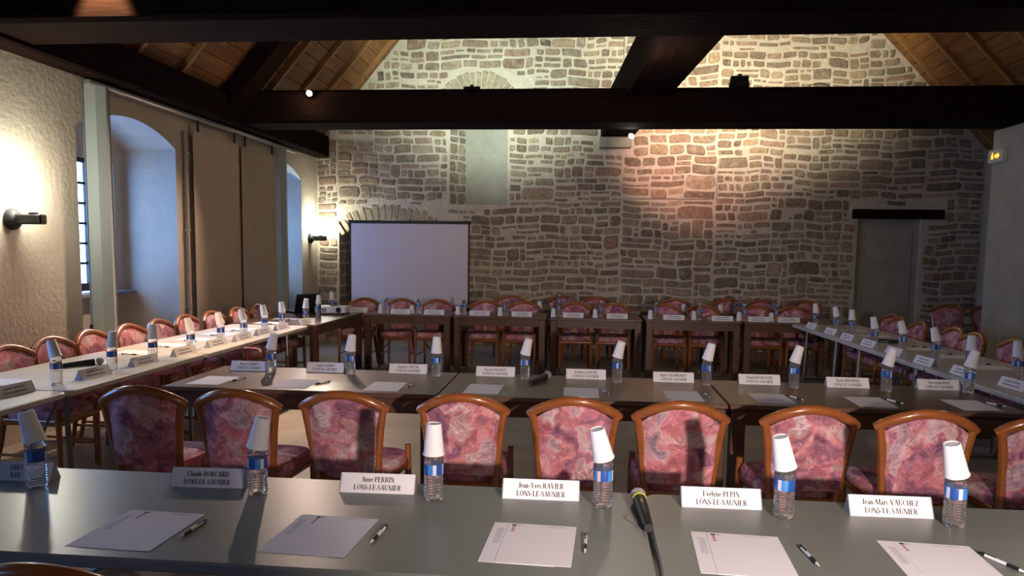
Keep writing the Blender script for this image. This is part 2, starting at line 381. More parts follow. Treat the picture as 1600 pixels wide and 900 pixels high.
MB().bbox(.20, .70, YF-.22, YF+.1, 3.20, 3.365, .012).build('corbel', M['infill'], wall_far)

MB().box(.565, 2.05, YF-.045, YF+.01, 2.42, 8.).build('proud_bay', M['mortar'], wall_far)
rs = random.Random(21)
TINTS = [(.25,.205,.165),(.22,.185,.15),(.29,.24,.195),(.25,.215,.18),(.20,.165,.14),(.29,.235,.185),(.27,.21,.17),(.24,.21,.18),(.31,.255,.185),(.27,.195,.16)]
def warp(x, z):
    return (x+.010*math.sin(z*6.1+x*1.7)+.008*math.sin(z*13+x*3), z+.014*math.sin(x*1.9+z*.9)+.012*math.sin(x*4.7+z*2.1+1)+.008*math.sin(x*11+z))
def stone_poly(x0, x1, z0, z1, w=True):
    """rough outline of a stone: a rounded rectangle with broken corners"""
    dx, dz = x1-x0, z1-z0; c = min(dx, dz); pts = []
    def cut(): return c*rs.choice((rs.uniform(.05, .18), rs.uniform(.15, .42)))
    j = lambda s: rs.uniform(-s, s)
    a = [cut() for _ in range(8)]
    raw = [(x0+a[0], z0), ((x0+x1)/2+j(dx*.15), z0+j(c*.05)), (x1-a[1], z0), (x1, z0+a[2]*.8), (x1+j(c*.05), (z0+z1)/2), (x1, z1-a[3]*.8), (x1-a[4], z1),
           ((x0+x1)/2+j(dx*.15), z1+j(c*.07)), (x0+a[5], z1), (x0, z1-a[6]*.8), (x0+j(c*.05), (z0+z1)/2), (x0, z0+a[7]*.8)]
    sk = j(.10)*dz/ max(dx, .1)
    raw = [(x, z+sk*(x-(x0+x1)/2)) for x, z in raw]
    return [warp(x, z) if w else (x, z) for x, z in raw]
def stone_shape(poly, proud, y=YF, flat=None):
    n = len(poly); cx = sum(p[0] for p in poly)/n; cz = sum(p[1] for p in poly)/n
    t1, t2 = rs.uniform(-.012, .012), rs.uniform(-.012, .012)
    vs = [(x, y+.004, z) for x, z in poly]
    for k, s in ((.35, .955), (1., .86)):
        vs += [(cx+(x-cx)*s, y-proud*k+(t1*(x-cx)+t2*(z-cz)), cz+(z-cz)*s) for x, z in poly]
    fs = [(i, (i+1) % n, n+(i+1) % n, n+i) for i in range(n)]+[(n+i, n+(i+1) % n, 2*n+(i+1) % n, 2*n+i) for i in range(n)]+[tuple(range(2*n, 3*n))]
    return vs, fs
EXCL = [(-4.10,-2.33,-1,2.04),(-2.25,-1.24,2.29,4.0),(4.20,5.24,-1,2.14),(4.10,5.55,2.11,2.31),(.17,.73,3.17,3.9)]
stones = []            # (area, verts, faces, tint)
def put_stone(x0, x1, z0, z1, w=True, big=False):
    g = rs.uniform(.009, .020)
    x0 += g; x1 -= g; z0 += g*.9; z1 -= g*.9
    if x1-x0 < .035 or z1-z0 < .022: return
    if x0 < XA: x0 = max(x0, (z1+.04-ZE)/SL+XL)
    else: x1 = min(x1, XA+(ZA-z1-.04)/SR)
    if x1-x0 < .05: return
    for cx, cz, r0, r1, zl in ((-1.75, 3.66, .40, .80, 3.9), (-3.22, .72, 1.28, 1.60, 1.75)):      # room for the two stone arches
        ds = [math.hypot(x-cx, z-cz) for x in (x0, (x0+x1)/2, x1) for z in (z0, z1)]
        if z1 > zl and min(ds) < r1 and max(ds) > r0*.6 and abs((x0+x1)/2-cx) < r1*.95: return
    v, f = stone_shape(stone_poly(x0, x1, z0, z1, w), rs.uniform(.008, .022), YF-(.045 if .56 < (x0+x1)/2 < 2.05 and z0 > 2.41 else 0))
    t = rs.choice(TINTS); k = rs.uniform(.75, 1.25)
    stones.append(((x1-x0)*(z1-z0), v, f, tuple(c*k*q for c, q in zip(t, (1.05,1.,.90)))))
def cell(x0, x1, z0, z1):
    if .56 < (x0+x1)/2 < 2.05 and z0 < 2.41 < z1:            # a joint at the foot of the proud bay
        if 2.41-z0 > .05: cell(x0, x1, z0, 2.409)
        if z1-2.42 > .05: cell(x0, x1, 2.42, z1)
        return
    parts = [(x0, x1)]
    for ex0, ex1, ez0, ez1 in EXCL:
        if min(z1, ez1)-max(z0, ez0) < .25*(z1-z0): continue
        new = []
        for a, b in parts:
            if b <= ex0 or a >= ex1: new.append((a, b)); continue
            if a < ex0: new.append((a, ex0))
            if b > ex1: new.append((ex1, b))
        parts = new
    for a, b in parts:
        if b-a < .06: continue
        h = z1-z0
        if h > .17 and b-a < .5 and rs.random() < .28:          # two thin stones above each other
            zm = z0+h*rs.uniform(.35, .65); put_stone(a, b, z0, zm); put_stone(a+rs.uniform(0,.03), b, zm, z1)
        elif h > .15 and b-a > .26 and rs.random() < .22:       # one stone beside two small ones
            xm = a+(b-a)*rs.uniform(.5, .72); zm = z0+h*rs.uniform(.4, .6)
            put_stone(a, xm, z0, z1); put_stone(xm, b, z0, zm); put_stone(xm, b, zm, z1)
        else:
            d0 = rs.uniform(-.012, .02); d1 = rs.uniform(-.02, .012)
            put_stone(a, b, z0+max(0, d0), z1+min(0, d1))
def split(x0, x1, z0, z1, k):
    w, h = x1-x0, z1-z0
    if h > rs.choice((.17, .22, .27, .31))*k and h > .13:
        zm = z0+h*rs.uniform(.36, .64); split(x0, x1, z0, zm, k); split(x0, x1, zm, z1, k)
    elif w > rs.choice((.20, .30, .38, .52, .60))*k and w > 1.1*h:
        xm = x0+w*rs.uniform(.34, .66); split(x0, xm, z0, z1, k); split(xm, x1, z0, z1, k)
    else: cell(x0, x1, z0, z1)
def section(x0, x1, z0, z1, k):
    z = z0
    while z < z1-.05:
        h = rs.uniform(.22, .5)*k; x = x0
        if z1-(z+h) < .15: h = z1-z
        while x < x1-.02:
            wd = min(rs.uniform(.5, 1.3)*k, x1-x)
            if x1-(x+wd) < .25: wd = x1-x
            split(x, x+wd, z, z+h, k); x += wd
        z += h
section(-4.44, -4.10, .0, 3.3, .9)
section(-4.10, .57, .0, 5.3, .92)
section(.58, 2.04, .0, 5.3, 1.15)
section(2.06, 6.06, .0, 5.3, .92)
def voussoirs(cx, cz, r0, r1, a0, a1, n, flat=1.):
    for k in range(n):
        b0 = a0+(a1-a0)*k/n+.012; b1 = a0+(a1-a0)*(k+1)/n-.012
        q = [(cx+r*math.cos(a), cz+r*flat*math.sin(a)) for r, a in ((r0, b0), (r0, b1), ((r0+r1)/2, b1+.004), (r1*rs.uniform(.96,1.02), b1), (r1*rs.uniform(.96,1.02), b0), ((r0+r1)/2, b0-.004))]
        v, f = stone_shape(q, .016); t = rs.choice([(.33,.29,.21),(.30,.26,.20),(.36,.31,.20)])
        stones.append((.03, v, f, t))
voussoirs(-1.75, 3.66, .44, .78, math.radians(28), math.radians(152), 15)
voussoirs(-3.22, .72, 1.32, 1.58, math.radians(52), math.radians(128), 17)
# stones of the window's splayed reveal, of the arch recess back and of its left cheek
def on_plane(org, du, dn, u0, u1, z0, z1):
    g = .012
    poly = stone_poly(u0+g, u1-g, z0+g, z1-g, False); v, f = stone_shape(poly, .012, 0.)
    vs = [tuple(Vector(org)+Vector(du)*x+Vector((0,0,1))*z-Vector(dn)*y) for x, y, z in v]
    stones.append((.004, vs, f, rs.choice(TINTS)))
du = Vector((.23,.30,0)).normalized(); dn = Vector((.30,-.23,0)).normalized()
z = 2.31
while z < 4.0:
    h = rs.uniform(.09, .2); m_ = rs.uniform(.12, .26)
    on_plane((-2.22,YF,0), du, dn, .0, m_, z, z+h); on_plane((-2.22,YF,0), du, dn, m_, .375, z, z+h); z += h
z = .02
while z < 1.9:
    h = rs.uniform(.1, .22); x = 0
    while x < 1.7:
        wd = rs.uniform(.14, .42); on_plane((-4.08,YF+.5,0), (1,0,0), (0,-1,0), x, min(x+wd, 1.73), z, min(z+h, 2.0)); x += wd
    on_plane((-4.08,YF,0), (0,1,0), (1,0,0), .0, .25, z, min(z+h, 2.0)); on_plane((-4.08,YF,0), (0,1,0), (1,0,0), .25, .5, z, min(z+h, 2.0))
    z += h
def set_tint(me, cols):
    a = me.color_attributes.new('tint', 'FLOAT_COLOR', 'CORNER')
    flat = []
    for p, c in zip(me.polygons, cols):
        flat += [*c, 1.]*p.loop_total
    a.data.foreach_set('color', flat)
stones.sort(key=lambda s: -s[0] if s[1][0][2] > .6 else -s[0]*.3)
for a, v, f, t in stones[:295]:
    o = MB().add(v, f).build('stone', M['stone'], wall_far, smooth=False); set_tint(o.data, [t]*len(o.data.polygons))
rest = MB(); cols = []
for a, v, f, t in stones[295:]:
    rest.add(v, f); cols += [t]*len(f)
o = rest.build('small_stones', M['stone'], wall_far, fix=False, kind='stuff'); set_tint(o.data, cols)

# roof slopes: boards along the hall, pale rafters up the slope
roof = MB()
for sgn, xe in ((1, XL-.3), (-1, XR+.3)):
    ze = roof_z(xe)
    roof.add([(xe,YB-.3,ze+.06),(xe,YF+.6,ze+.06),(XA,YF+.6,ZA+.06),(XA,YB-.3,ZA+.06),(xe,YB-.3,ze+.16),(xe,YF+.6,ze+.16),(XA,YF+.6,ZA+.16),(XA,YB-.3,ZA+.16)],
             [(0,1,2,3),(7,6,5,4),(0,4,5,1),(1,5,6,2),(2,6,7,3),(3,7,4,0)])
ceiling = struct('ceiling', roof, M['board_b'], 'steep boarded timber roof above the tie beams', 'ceiling')
def slope_box(mb, side, s0, s1, y0, y1, d0, d1):
    """box lying on a roof slope: s along the slope from the eaves, d below the boards"""
    sl = SL if side > 0 else SR; x0 = XL if side > 0 else XR; z0 = ZE if side > 0 else roof_z(XR)
    k = 1/math.hypot(1, sl); ex = Vector((side*k, 0, sl*k)); nn = Vector((side*sl*k, 0, -k)); o0 = Vector((x0, 0, z0))
    vs = []
    for d in (d0, d1):
        for s, y in ((s0,y0),(s1,y0),(s1,y1),(s0,y1)): vs.append(o0+ex*s+nn*d+Vector((0,y,0)))
    mb.add(vs, [(0,1,2,3),(7,6,5,4),(0,4,5,1),(1,5,6,2),(2,6,7,3),(3,7,4,0)]); return mb
for side in (1, -1):
    s = -.1; k = 0
    while s < 4.2:
        wd = .205
        ys = [3.0, rs.uniform(5.0,7.5), rs.uniform(8.2,10.5), YF-.005]
        for a, b in zip(ys, ys[1:]):
            slope_box(MB(), side, s+.004, s+wd-.004, a+.003, b-.003, -.04, rs.uniform(-.004,.004)).build('roof_board', M['board'] if rs.random() < .6 else M['board_b'], ceiling)
        s += wd; k += 1
    for y in (5.6, 6.2, 6.93, 7.72, 9.62, 10.40, 11.12, 11.84):
        slope_box(MB(), side, 0, 4.3, y, y+.06, 0, .05).build('rafter', M['rafter'], ceiling)
    slope_box(MB(), side, -.1, 6.5, 8.66, 9.02, .0, .22).build('principal_rafter', M['beam'], ceiling)
    slope_box(MB(), side, -.1, 6.5, 5.05, 5.37, .0, .22).build('principal_rafter', M['beam'], ceiling)

# timber frame
def beam(name, mb, m, label):
    o = mb.build(name, m); tag(o, label, 'beam', 'dark timbers of the roof frame', 'structure'); return o
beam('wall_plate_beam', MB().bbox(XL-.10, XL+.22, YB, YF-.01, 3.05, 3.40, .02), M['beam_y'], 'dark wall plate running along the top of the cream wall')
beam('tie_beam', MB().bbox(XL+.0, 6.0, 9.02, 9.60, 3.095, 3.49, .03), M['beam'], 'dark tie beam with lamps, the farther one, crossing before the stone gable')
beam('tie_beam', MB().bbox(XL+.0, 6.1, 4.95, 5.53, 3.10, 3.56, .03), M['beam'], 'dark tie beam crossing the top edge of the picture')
lb = MB(); vs = []
for y, xc in ((5.0, .98), (YF-.01, .47)):
    for dx, z in ((-.25,3.385),(.25,3.385),(.25,3.86),(-.25,3.86)): vs.append((xc+dx, y, z))
lb.add(vs, [(0,1,2,3),(7,6,5,4),(0,4,5,1),(1,5,6,2),(2,6,7,3),(3,7,4,0)])
beam('lengthwise_beam', lb, M['beam_y'], 'dark lengthwise beam joining the two tie beams and the gable')
beam('brace', MB().prism([(.28,3.50),(.62,3.50),(.70,4.1),(.62,4.1)], 'y', 5.1, 5.4), M['beam'], 'short dark brace rising from the nearer tie beam')

# ------------------------------------------------------------------ tables
def rounded_slab(x0, x1, y0, y1, z0, z1, r, n=5, b=.006):
    pts = []
    for cx, cy, a0 in ((x1-r,y1-r,0),(x0+r,y1-r,PI/2),(x0+r,y0+r,PI),(x1-r,y0+r,1.5*PI)):
        for k in range(n+1):
            a = a0+PI/2*k/n; pts.append((cx+r*math.cos(a), cy+r*math.sin(a)))
    m = len(pts); cx, cy = (x0+x1)/2, (y0+y1)/2
    def sh(p, d): return (p[0]-math.copysign(d, p[0]-cx), p[1]-math.copysign(d, p[1]-cy))
    mb = MB(); vs = [(*sh(p, b), z0) for p in pts]+[(*p, z0+b) for p in pts]+[(*p, z1-b) for p in pts]+[(*sh(p, b), z1) for p in pts]
    fs = [tuple(range(m-1,-1,-1)), tuple(range(3*m, 4*m))]
    for j in range(3):
        fs += [(j*m+i, j*m+(i+1)%m, (j+1)*m+(i+1)%m, (j+1)*m+i) for i in range(m)]
    return mb.add(vs, fs)
TZ = .74
def folding_table(loc, rz, lx, ly, topmat, label, group, inset=.22):
    """laminate top with rounded corners on two folding tube frames"""
    t = empty('folding_table', loc, rz); tag(t, label, 'table', group)
    rounded_slab(-lx/2, lx/2, -ly/2, ly/2, TZ-.035, TZ, .05).build('tabletop', topmat, t)
    for s in (-1, 1):
        x = s*(lx/2-inset)
        for q in (-1, 1):
            MB().tube([(x, q*(ly/2-.10), TZ-.035), (x, q*(ly/2-.08), 0)], .016).build('leg', M['steel'], t)
        MB().tube([(x, -ly/2+.085, .13), (x, ly/2-.085, .13)], .012).build('crossbar', M['steel'], t)
        MB().tube([(x, 0, .13), (s*.22, 0, TZ-.04)], .010).build('strut', M['steel'], t)
    MB().box(-lx/2+.08, lx/2-.08, -.02, .02, TZ-.06, TZ-.036).build('rail', M['steel'], t)
    return t
def wood_table(loc, rz, lx, ly, label, group):
    t = empty('wooden_table', loc, rz); tag(t, label, 'table', group)
    MB().bbox(-lx/2, lx/2, -ly/2, ly/2, TZ-.028, TZ, .005).build('tabletop', M['table_top_wood'], t)
    for s in (-1, 1):
        MB().box(-lx/2+.06, lx/2-.06, s*(ly/2-.03)-.011, s*(ly/2-.03)+.011, TZ-.12, TZ-.028).build('apron', M['table_wood'], t)
        MB().box(s*(lx/2-.03)-.011, s*(lx/2-.03)+.011, -ly/2+.06, ly/2-.06, TZ-.12, TZ-.028).build('apron', M['table_wood'], t)
        for q in (-1, 1):
            MB().bbox(s*(lx/2-.05)-.04, s*(lx/2-.05)+.04, q*(ly/2-.05)-.04, q*(ly/2-.05)+.04, 0, TZ-.028, .006).build('leg', M['table_wood'], t)
    return t
# front row, grey tops
folding_table((-1.09, 2.225, 0), 0, 2.60, .75, M['grey_top'], 'grey-green folding table nearest the camera, left of the microphone', 'grey front tables')
folding_table((1.535, 2.225, 0), 0, 2.62, .75, M['grey_top'], 'grey-green folding table nearest the camera, right of the microphone', 'grey front tables')
# middle row, brown wooden tables
for i, (a, b) in enumerate(((-2.52,-.845), (-.835,.825), (.835,2.44))):
    wood_table(((a+b)/2, 4.62, 0), 0, b-a, .80, ['brown wooden table of the middle row, beside the cream tables', 'brown wooden table at the centre of the middle row, microphone on it', 'brown wooden table of the middle row, beside the pale grey tables'][i], 'brown tables of the middle row')
# left side, cream tops
for i, (a, b, x) in enumerate(((2.42,3.98,-3.37), (3.99,5.56,-3.37), (5.57,7.75,-3.36))):
    folding_table((x, (a+b)/2, 0), PI/2, b-a, .86, M['cream_top'], ['cream folding table by the wall lamp, nearest the camera', 'cream folding table beside the wall, middle one with a black microphone', 'long cream folding table beside the wall, ending at the projector table'][i], 'cream tables along the windows', (.22,.10,.37)[i])
# right side
for i, (a, b) in enumerate(((4.18,5.92), (5.93,7.68), (7.69,9.22))):
    y = (a+b)/2; folding_table((2.96-(y-6.9)*.028, y, 0), PI/2+.028, b-a, .80, M['white_edge_top'], ['pale folding table facing the windows, nearest the camera', 'pale folding table facing the windows, middle one with a black pouch', 'pale folding table facing the windows, touching the far wooden row'][i], 'pale tables on the right', .30)
# far row and the row behind it
FAR = [(-2.80,-1.665), (-1.635,-.455), (-.41,.735), (.775,1.935), (1.965,3.12)]
for i, (a, b) in enumerate(FAR):
    wood_table(((a+b)/2, 9.64, 0), 0, b-a, .70, '%s dark wooden table from the screen side in the far row' % ORD[i], 'far row of wooden tables')
wood_table((-3.37, 8.70, 0), PI/2, 1.70, .98, 'dark wooden table carrying the white projector', 'corner table')
for i, (a, b) in enumerate(((-1.95,-.72), (-.70,.53), (.55,1.78), (1.80,3.03))):
    wood_table(((a+b)/2, 10.86, 0), 0, b-a, .55, '%s wooden table from the screen side in the row against the stone wall' % ORD[i], 'last row of wooden tables')

# ------------------------------------------------------------------ chairs
def make_chair():
    """sitter looks along +Y; origin on the floor under the seat"""
    t = empty('upholstered_chair'); tag(t, 'chair', 'chair')
    hw = lambda z: .150+.052*max(0, min(1, (z-.42)/.42))           # half distance of the posts
    yb = lambda z: -.215-.075*max(0, (z-.42)/.42)
    # curved top rail
    pts = []; rad = []
    for k in range(-8, 9):
        u = k/8; pts.append((.222*u, -.315+.055*u*u, .872-.082*abs(u)**2.0)); rad.append(.0235 if abs(u) < .95 else .019)
    MB().tube(pts, rad, 10, 1.0, 1.0).build('top_rail', M['chair_wood'], t, True)
    for s in (-1, 1):
        p = [(s*.185, -.285, 0), (s*.172, -.235, .25), (s*.155, -.215, .42), (s*hw(.55), yb(.55), .55), (s*hw(.70), yb(.70)+.004, .70), (s*.204, -.272, .808)]
        MB().tube(p, [.015,.019,.022,.022,.021,.019], 8).build('back_post', M['chair_wood'], t, True)
        MB().tube([(s*.205, .205, 0), (s*.20, .20, .40), (s*.20, .198, .50)], [.014,.020,.017], 8).build('leg', M['chair_wood'], t, True)
        MB().tube([(s*.178, -.20, .40), (s*.20, .19, .40)], .019, 8, .7, 1.3).build('seat_rail', M['chair_wood'], t, True)
        MB().tube([(s*.178, -.255, .17), (s*.203, .20, .17)], .010, 8).build('stretcher', M['chair_wood'], t, True)
    MB().tube([(-.20, .205, .40), (.20, .205, .40)], .019, 8, .7, 1.3).build('seat_rail', M['chair_wood'], t, True)
    MB().tube([(-.16, -.212, .40), (.16, -.212, .40)], .019, 8, .7, 1.3).build('seat_rail', M['chair_wood'], t, True)
    # padded back: a curved cushion between the posts
    nx, nz = 9, 9; vs = []; fs = []
    for side in (0, 1):
        for j in range(nz):
            v = j/(nz-1)
            for i in range(nx):
                u = 2*i/(nx-1)-1
                ztop = .852-.080*u*u; z = .47+(ztop-.47)*v
                x = u*(hw(z)-.004)
                edge = (1-u**6)*(1-(2*v-1)**6)
                y = yb(z)-.022+.040*u*u*v
                y += (-.012-.012*edge) if side == 0 else (.012+.026*edge)
                vs.append((x, y, z))
    q = nx*nz
    for j in range(nz-1):
        for i in range(nx-1):
            a = j*nx+i; fs.append((a, a+1, a+nx+1, a+nx)); fs.append((q+a, q+a+nx, q+a+nx+1, q+a+1))
    ring = [i for i in range(nx)]+[j*nx+nx-1 for j in range(1, nz)]+[(nz-1)*nx+i for i in range(nx-2, -1, -1)]+[j*nx for j in range(nz-2, 0, -1)]
    for a, b in zip(ring, ring[1:]+ring[:1]): fs.append((a, b, q+b, q+a))
    MB().add(vs, fs).build('backrest', M['floral'], t, True)
    # seat cushion
    vs = []; fs = []; n = 28
    prof = [(.90,.405),(1.0,.425),(1.0,.455),(.94,.478),(.6,.490),(.01,.492)]
    for s, z in prof:
        for k in range(n):
            a = 2*PI*k/n; ca, sa = math.cos(a), math.sin(a)
            e = .45; x = math.copysign(abs(ca)**e, ca); y = math.copysign(abs(sa)**e, sa)
            vs.append((x*s*(.205+.018*y), .0+y*s*.215, z))
    for j in range(len(prof)-1):
        for k in range(n): fs.append((j*n+k, j*n+(k+1)%n, (j+1)*n+(k+1)%n, (j+1)*n+k))
    fs.append(tuple(range(n-1,-1,-1))); fs.append(tuple(range((len(prof)-1)*n, len(prof)*n)))
    MB().add(vs, fs).build('seat', M['floral'], t, True)
    return t
chair = Proto(make_chair())
BACK = .31        # distance from chair origin to its top rail
G = 'floral chairs at the tables'
n_mid = [(-2.20,3.46),(-1.69,3.46),(-1.16,3.50),(-.58,3.53),(-.03,3.53),(.48,3.52),(1.06,3.51),(1.59,3.50),(2.10,3.47)]
for i, (x, y) in enumerate(n_mid):
    lab = '%s floral chair from the left, back turned, in front of the brown tables' % ORD[i] if i < 8 else 'floral chair cut by the right edge of the photo, back turned'
    chair.get((x, y+BACK, 0), [.03,-.02,-.03,.02,.0,-.02,.03,-.02,.0][i], lab, G)
chair.get((-1.20, 1.47+BACK, 0), .03, 'chair at the grey front table, only its top rail in view', G)
for i, (x, y) in enumerate([(-3.93,4.74),(-3.99,5.22),(-4.00,5.70),(-3.98,6.18),(-3.98,6.66),(-3.99,7.14),(-3.95,7.61),(-3.92,8.14),(-3.88,8.58)]):
    chair.get((x+BACK-.02, y, 0), -PI/2+[.02,-.02,.01,-.01,.02,-.01,-.02,.0,-.03][i], '%s floral chair along the windows, counted from the camera' % ORD[i], G)
for i, (x, y) in enumerate([(3.58,5.97),(3.62,6.66),(3.55,7.14),(3.60,7.62),(3.52,8.22),(3.50,8.69),(3.62,9.17)]):
    chair.get((x-BACK+.04, y, 0), PI/2+[.03,-.05,.02,.03,-.02,.02,.03][i], '%s floral chair behind the pale tables, counted from the camera' % ORD[i], G)
far_chairs = []
for i, x in enumerate([-3.02,-2.48,-1.99,-1.31,-.81,-.09,.40,1.10,1.58,2.29,2.77]):
    y = 10.12
    far_chairs.append(chair.get((x, y-BACK, 0), PI+[.0,.03,-.02,.04,-.03,.02,-.02,.03,-.04,.02,.0][i], '%s floral chair from the screen along the far wooden tables' % ORD[i], G))
for i, x in enumerate([-1.10,-.32,.20,1.38,2.15,2.65,3.30]):
    chair.get((x, 11.42-BACK, 0), PI, '%s floral chair from the screen along the stone wall' % ORD[i], G)
chair.get((5.06, 10.84-BACK+.25, 0), PI-.25, 'lone floral chair against the stones between blocked doorway and pier', G)
chair.get((5.62, 10.75, 0), PI-.1, 'floral chair half hidden by the grey pier', G)
for i in (1, 3, 5, 7, 9):
    bk = [c for c in far_chairs[i].children if c.name.startswith('backrest')][0]
    MB().box(-.020, .016, -.176, -.172, .488, .540).build('paper_tag', M['tag_yellow'], bk)

# ------------------------------------------------------------------ lettering: bold serif strokes
def glyph_font():
    TK, TN, SE = .17, .06, .05      # thick, thin, serif height
    def arc(cx, cy, rx, ry, a0, a1, n=14):
        out = []; prev = None
        for k in range(n+1):
            a = math.radians(a0+(a1-a0)*k/n); c, s = math.cos(a), math.sin(a)
            w = TN+(TK-TN)*c*c
            p = ((cx+(rx)*c, cy+(ry)*s), (cx+(rx-w)*c, cy+(ry-min(w, TN*1.3))*s))
            if prev: out.append([prev[0], p[0], p[1], prev[1]])
            prev = p
        return out
    def line(x0, y0, x1, y1, w): # horizontal-width parallelogram
        return [[(x0-w/2,y0),(x0+w/2,y0),(x1+w/2,y1),(x1-w/2,y1)]]
    def ser(x, y, w=.30, up=True): return [[(x-w/2,y),(x+w/2,y),(x+w/2,y+SE),(x-w/2,y+SE)]]
    def stem(x, y0=0, y1=1, w=TK): return line(x, y0, x, y1, w)+ser(x, y0, w+.15)+ser(x, y1-SE, w+.15)
    def bar(x0, x1, y, w=TN): return [[(x0,y-w/2),(x1,y-w/2),(x1,y+w/2),(x0,y+w/2)]]
    def tick(x, y0, y1): return line(x, y0, x, y1, .05)
    X = .66    # x-height
    g = {}
    g['A'] = (.74, line(.12,0,.36,1,TN)+line(.62,0,.38,1,TK)+bar(.2,.52,.33)+ser(.12,0,.24)+ser(.62,0,.28))
    g['B'] = (.68, stem(.17)+arc(.36,.745,.24,.255,-90,90)+arc(.36,.26,.28,.26,-90,90)+bar(.17,.38,.97)+bar(.17,.38,.51)+bar(.17,.38,.03))
    g['C'] = (.70, arc(.38,.5,.34,.51,50,310,20)+tick(.62,.68,1.0)+tick(.62,.12,.26))
    g['D'] = (.74, stem(.17)+arc(.34,.5,.36,.5,-90,90,18)+bar(.17,.36,.97)+bar(.17,.36,.03))
    g['E'] = (.66, stem(.17)+bar(.17,.58,.97)+bar(.17,.46,.51)+bar(.17,.60,.03)+tick(.57,.76,1)+tick(.59,0,.24)+tick(.46,.40,.62))
    g['G'] = (.76, arc(.38,.5,.34,.51,50,330,20)+tick(.62,.68,1.0)+line(.62,.05,.62,.42,.15)+ser(.62,.40,.26))
    g['H'] = (.80, stem(.17)+stem(.62)+bar(.17,.62,.51))
    g['I'] = (.36, stem(.18))
    g['J'] = (.50, line(.32,.15,.32,1,TK)+ser(.32,.95,.32)+arc(.22,.18,.185,.2,180,360))
    g['L'] = (.64, stem(.17)+bar(.17,.58,.03)+tick(.57,0,.28))
    g['M'] = (.96, stem(.12,0,1,TN)+stem(.80)+line(.17,1,.46,.05,TK)+line(.46,.05,.76,1,TN))
    g['N'] = (.76, stem(.13,0,1,TN)+stem(.64,0,1,TN)+line(.15,1,.62,0,TK))
    g['O'] = (.78, arc(.39,.5,.35,.51,0,360,26))
    g['P'] = (.63, stem(.17)+arc(.34,.72,.26,.28,-90,90)+bar(.17,.36,.97)+bar(.17,.36,.47))
    g['R'] = (.74, stem(.17)+arc(.34,.735,.25,.265,-90,90)+bar(.17,.36,.97)+bar(.17,.36,.49)+line(.38,.49,.62,0,TK)+ser(.64,0,.2))
    g['S'] = (.56, arc(.28,.74,.22,.27,60,215)+arc(.27,.27,.23,.28,-145,60)+line(.40,.36,.15,.66,.2)+tick(.47,.72,1)+tick(.06,0,.28))
    g['T'] = (.66, line(.33,0,.33,1,TK)+ser(.33,0,.32)+bar(.05,.61,.97)+tick(.06,.72,1)+tick(.60,.72,1))
    g['U'] = (.74, line(.17,.3,.17,1,TK)+ser(.17,.95,.32)+line(.60,.3,.60,1,TN)+ser(.60,.95,.22)+arc(.36,.30,.275,.31,180,360))
    g['V'] = (.74, line(.14,1,.38,0,TK)+line(.62,1,.38,0,TN)+ser(.14,.95,.28)+ser(.62,.95,.22))
    g['X'] = (.74, line(.16,1,.60,0,TK)+line(.60,1,.14,0,TN)+ser(.16,.95,.28)+ser(.60,.95,.22)+ser(.60,0,.28)+ser(.14,0,.22))
    g['Y'] = (.72, line(.14,1,.36,.45,TK)+line(.60,1,.36,.45,TN)+line(.36,0,.36,.47,TK)+ser(.14,.95,.28)+ser(.60,.95,.22)+ser(.36,0,.32))
    g['Z'] = (.66, bar(.06,.58,.97)+bar(.06,.60,.03)+line(.50,1,.15,0,TK)+tick(.08,.74,1)+tick(.59,0,.26))
    g['Ç'] = (.70, g['C'][1]+line(.38,0,.34,-.2,.1))
    def low(stemx, y1=X): return line(stemx,0,stemx,y1,.15)
    g['a'] = (.50, line(.36,.05,.36,.5,.14)+arc(.24,.48,.19,.19,20,170)+arc(.22,.18,.19,.19,70,340)+ser(.41,0,.14))
    g['c'] = (.44, arc(.25,.33,.22,.34,50,310,16)+tick(.38,.44,.56))
    g['d'] = (.54, arc(.24,.33,.21,.34,40,320,16)+line(.40,0,.40,1,.14)+ser(.36,.95,.2)+ser(.44,0,.16))
    g['e'] = (.46, arc(.24,.33,.22,.34,0,310,18)+bar(.08,.42,.36))
    g['è'] = (.46, g['e'][1]+line(.16,.95,.28,.76,.1))
    g['g'] = (.50, arc(.22,.44,.19,.22,0,360,18)+arc(.24,-.1,.21,.19,0,360,16)+line(.12,.22,.14,.05,.1)+bar(.3,.48,.62))
    g['h'] = (.56, low(.13,1)+ser(.10,.95,.2)+ser(.13,0,.26)+arc(.28,.42,.19,.24,0,150)+line(.40,0,.40,.44,.14)+ser(.41,0,.24))
    g['i'] = (.28, low(.14)+ser(.14,0,.26)+ser(.11,X-.05,.2)+arc(.14,.88,.085,.085,0,360,8)+bar(.09,.19,.88,.1))
    g['l'] = (.28, low(.14,1)+ser(.14,0,.26)+ser(.11,.95,.2))
    g['n'] = (.56, low(.13)+ser(.10,X-.05,.2)+ser(.13,0,.26)+arc(.28,.42,.19,.24,0,150)+line(.40,0,.40,.44,.14)+ser(.41,0,.24))
    g['o'] = (.50, arc(.25,.33,.225,.345,0,360,20))
    g['p'] = (.54, line(.13,-.28,.13,X,.14)+ser(.10,X-.05,.2)+ser(.13,-.3,.26)+arc(.29,.33,.21,.34,-140,140,16))
    g['q'] = (.54, arc(.24,.33,.21,.34,40,320,16)+line(.40,-.28,.40,X,.14)+ser(.40,-.3,.26))
    g['r'] = (.42, low(.13)+ser(.10,X-.05,.2)+ser(.13,0,.26)+arc(.30,.46,.16,.19,50,160)+arc(.35,.55,.06,.06,0,360,8))
    g['s'] = (.38, arc(.19,.49,.15,.18,50,220)+arc(.18,.18,.16,.19,-140,60)+line(.27,.26,.11,.42,.14))
    g['t'] = (.34, line(.16,.08,.16,.86,.14)+bar(.03,.31,.63)+arc(.24,.12,.15,.13,180,310))
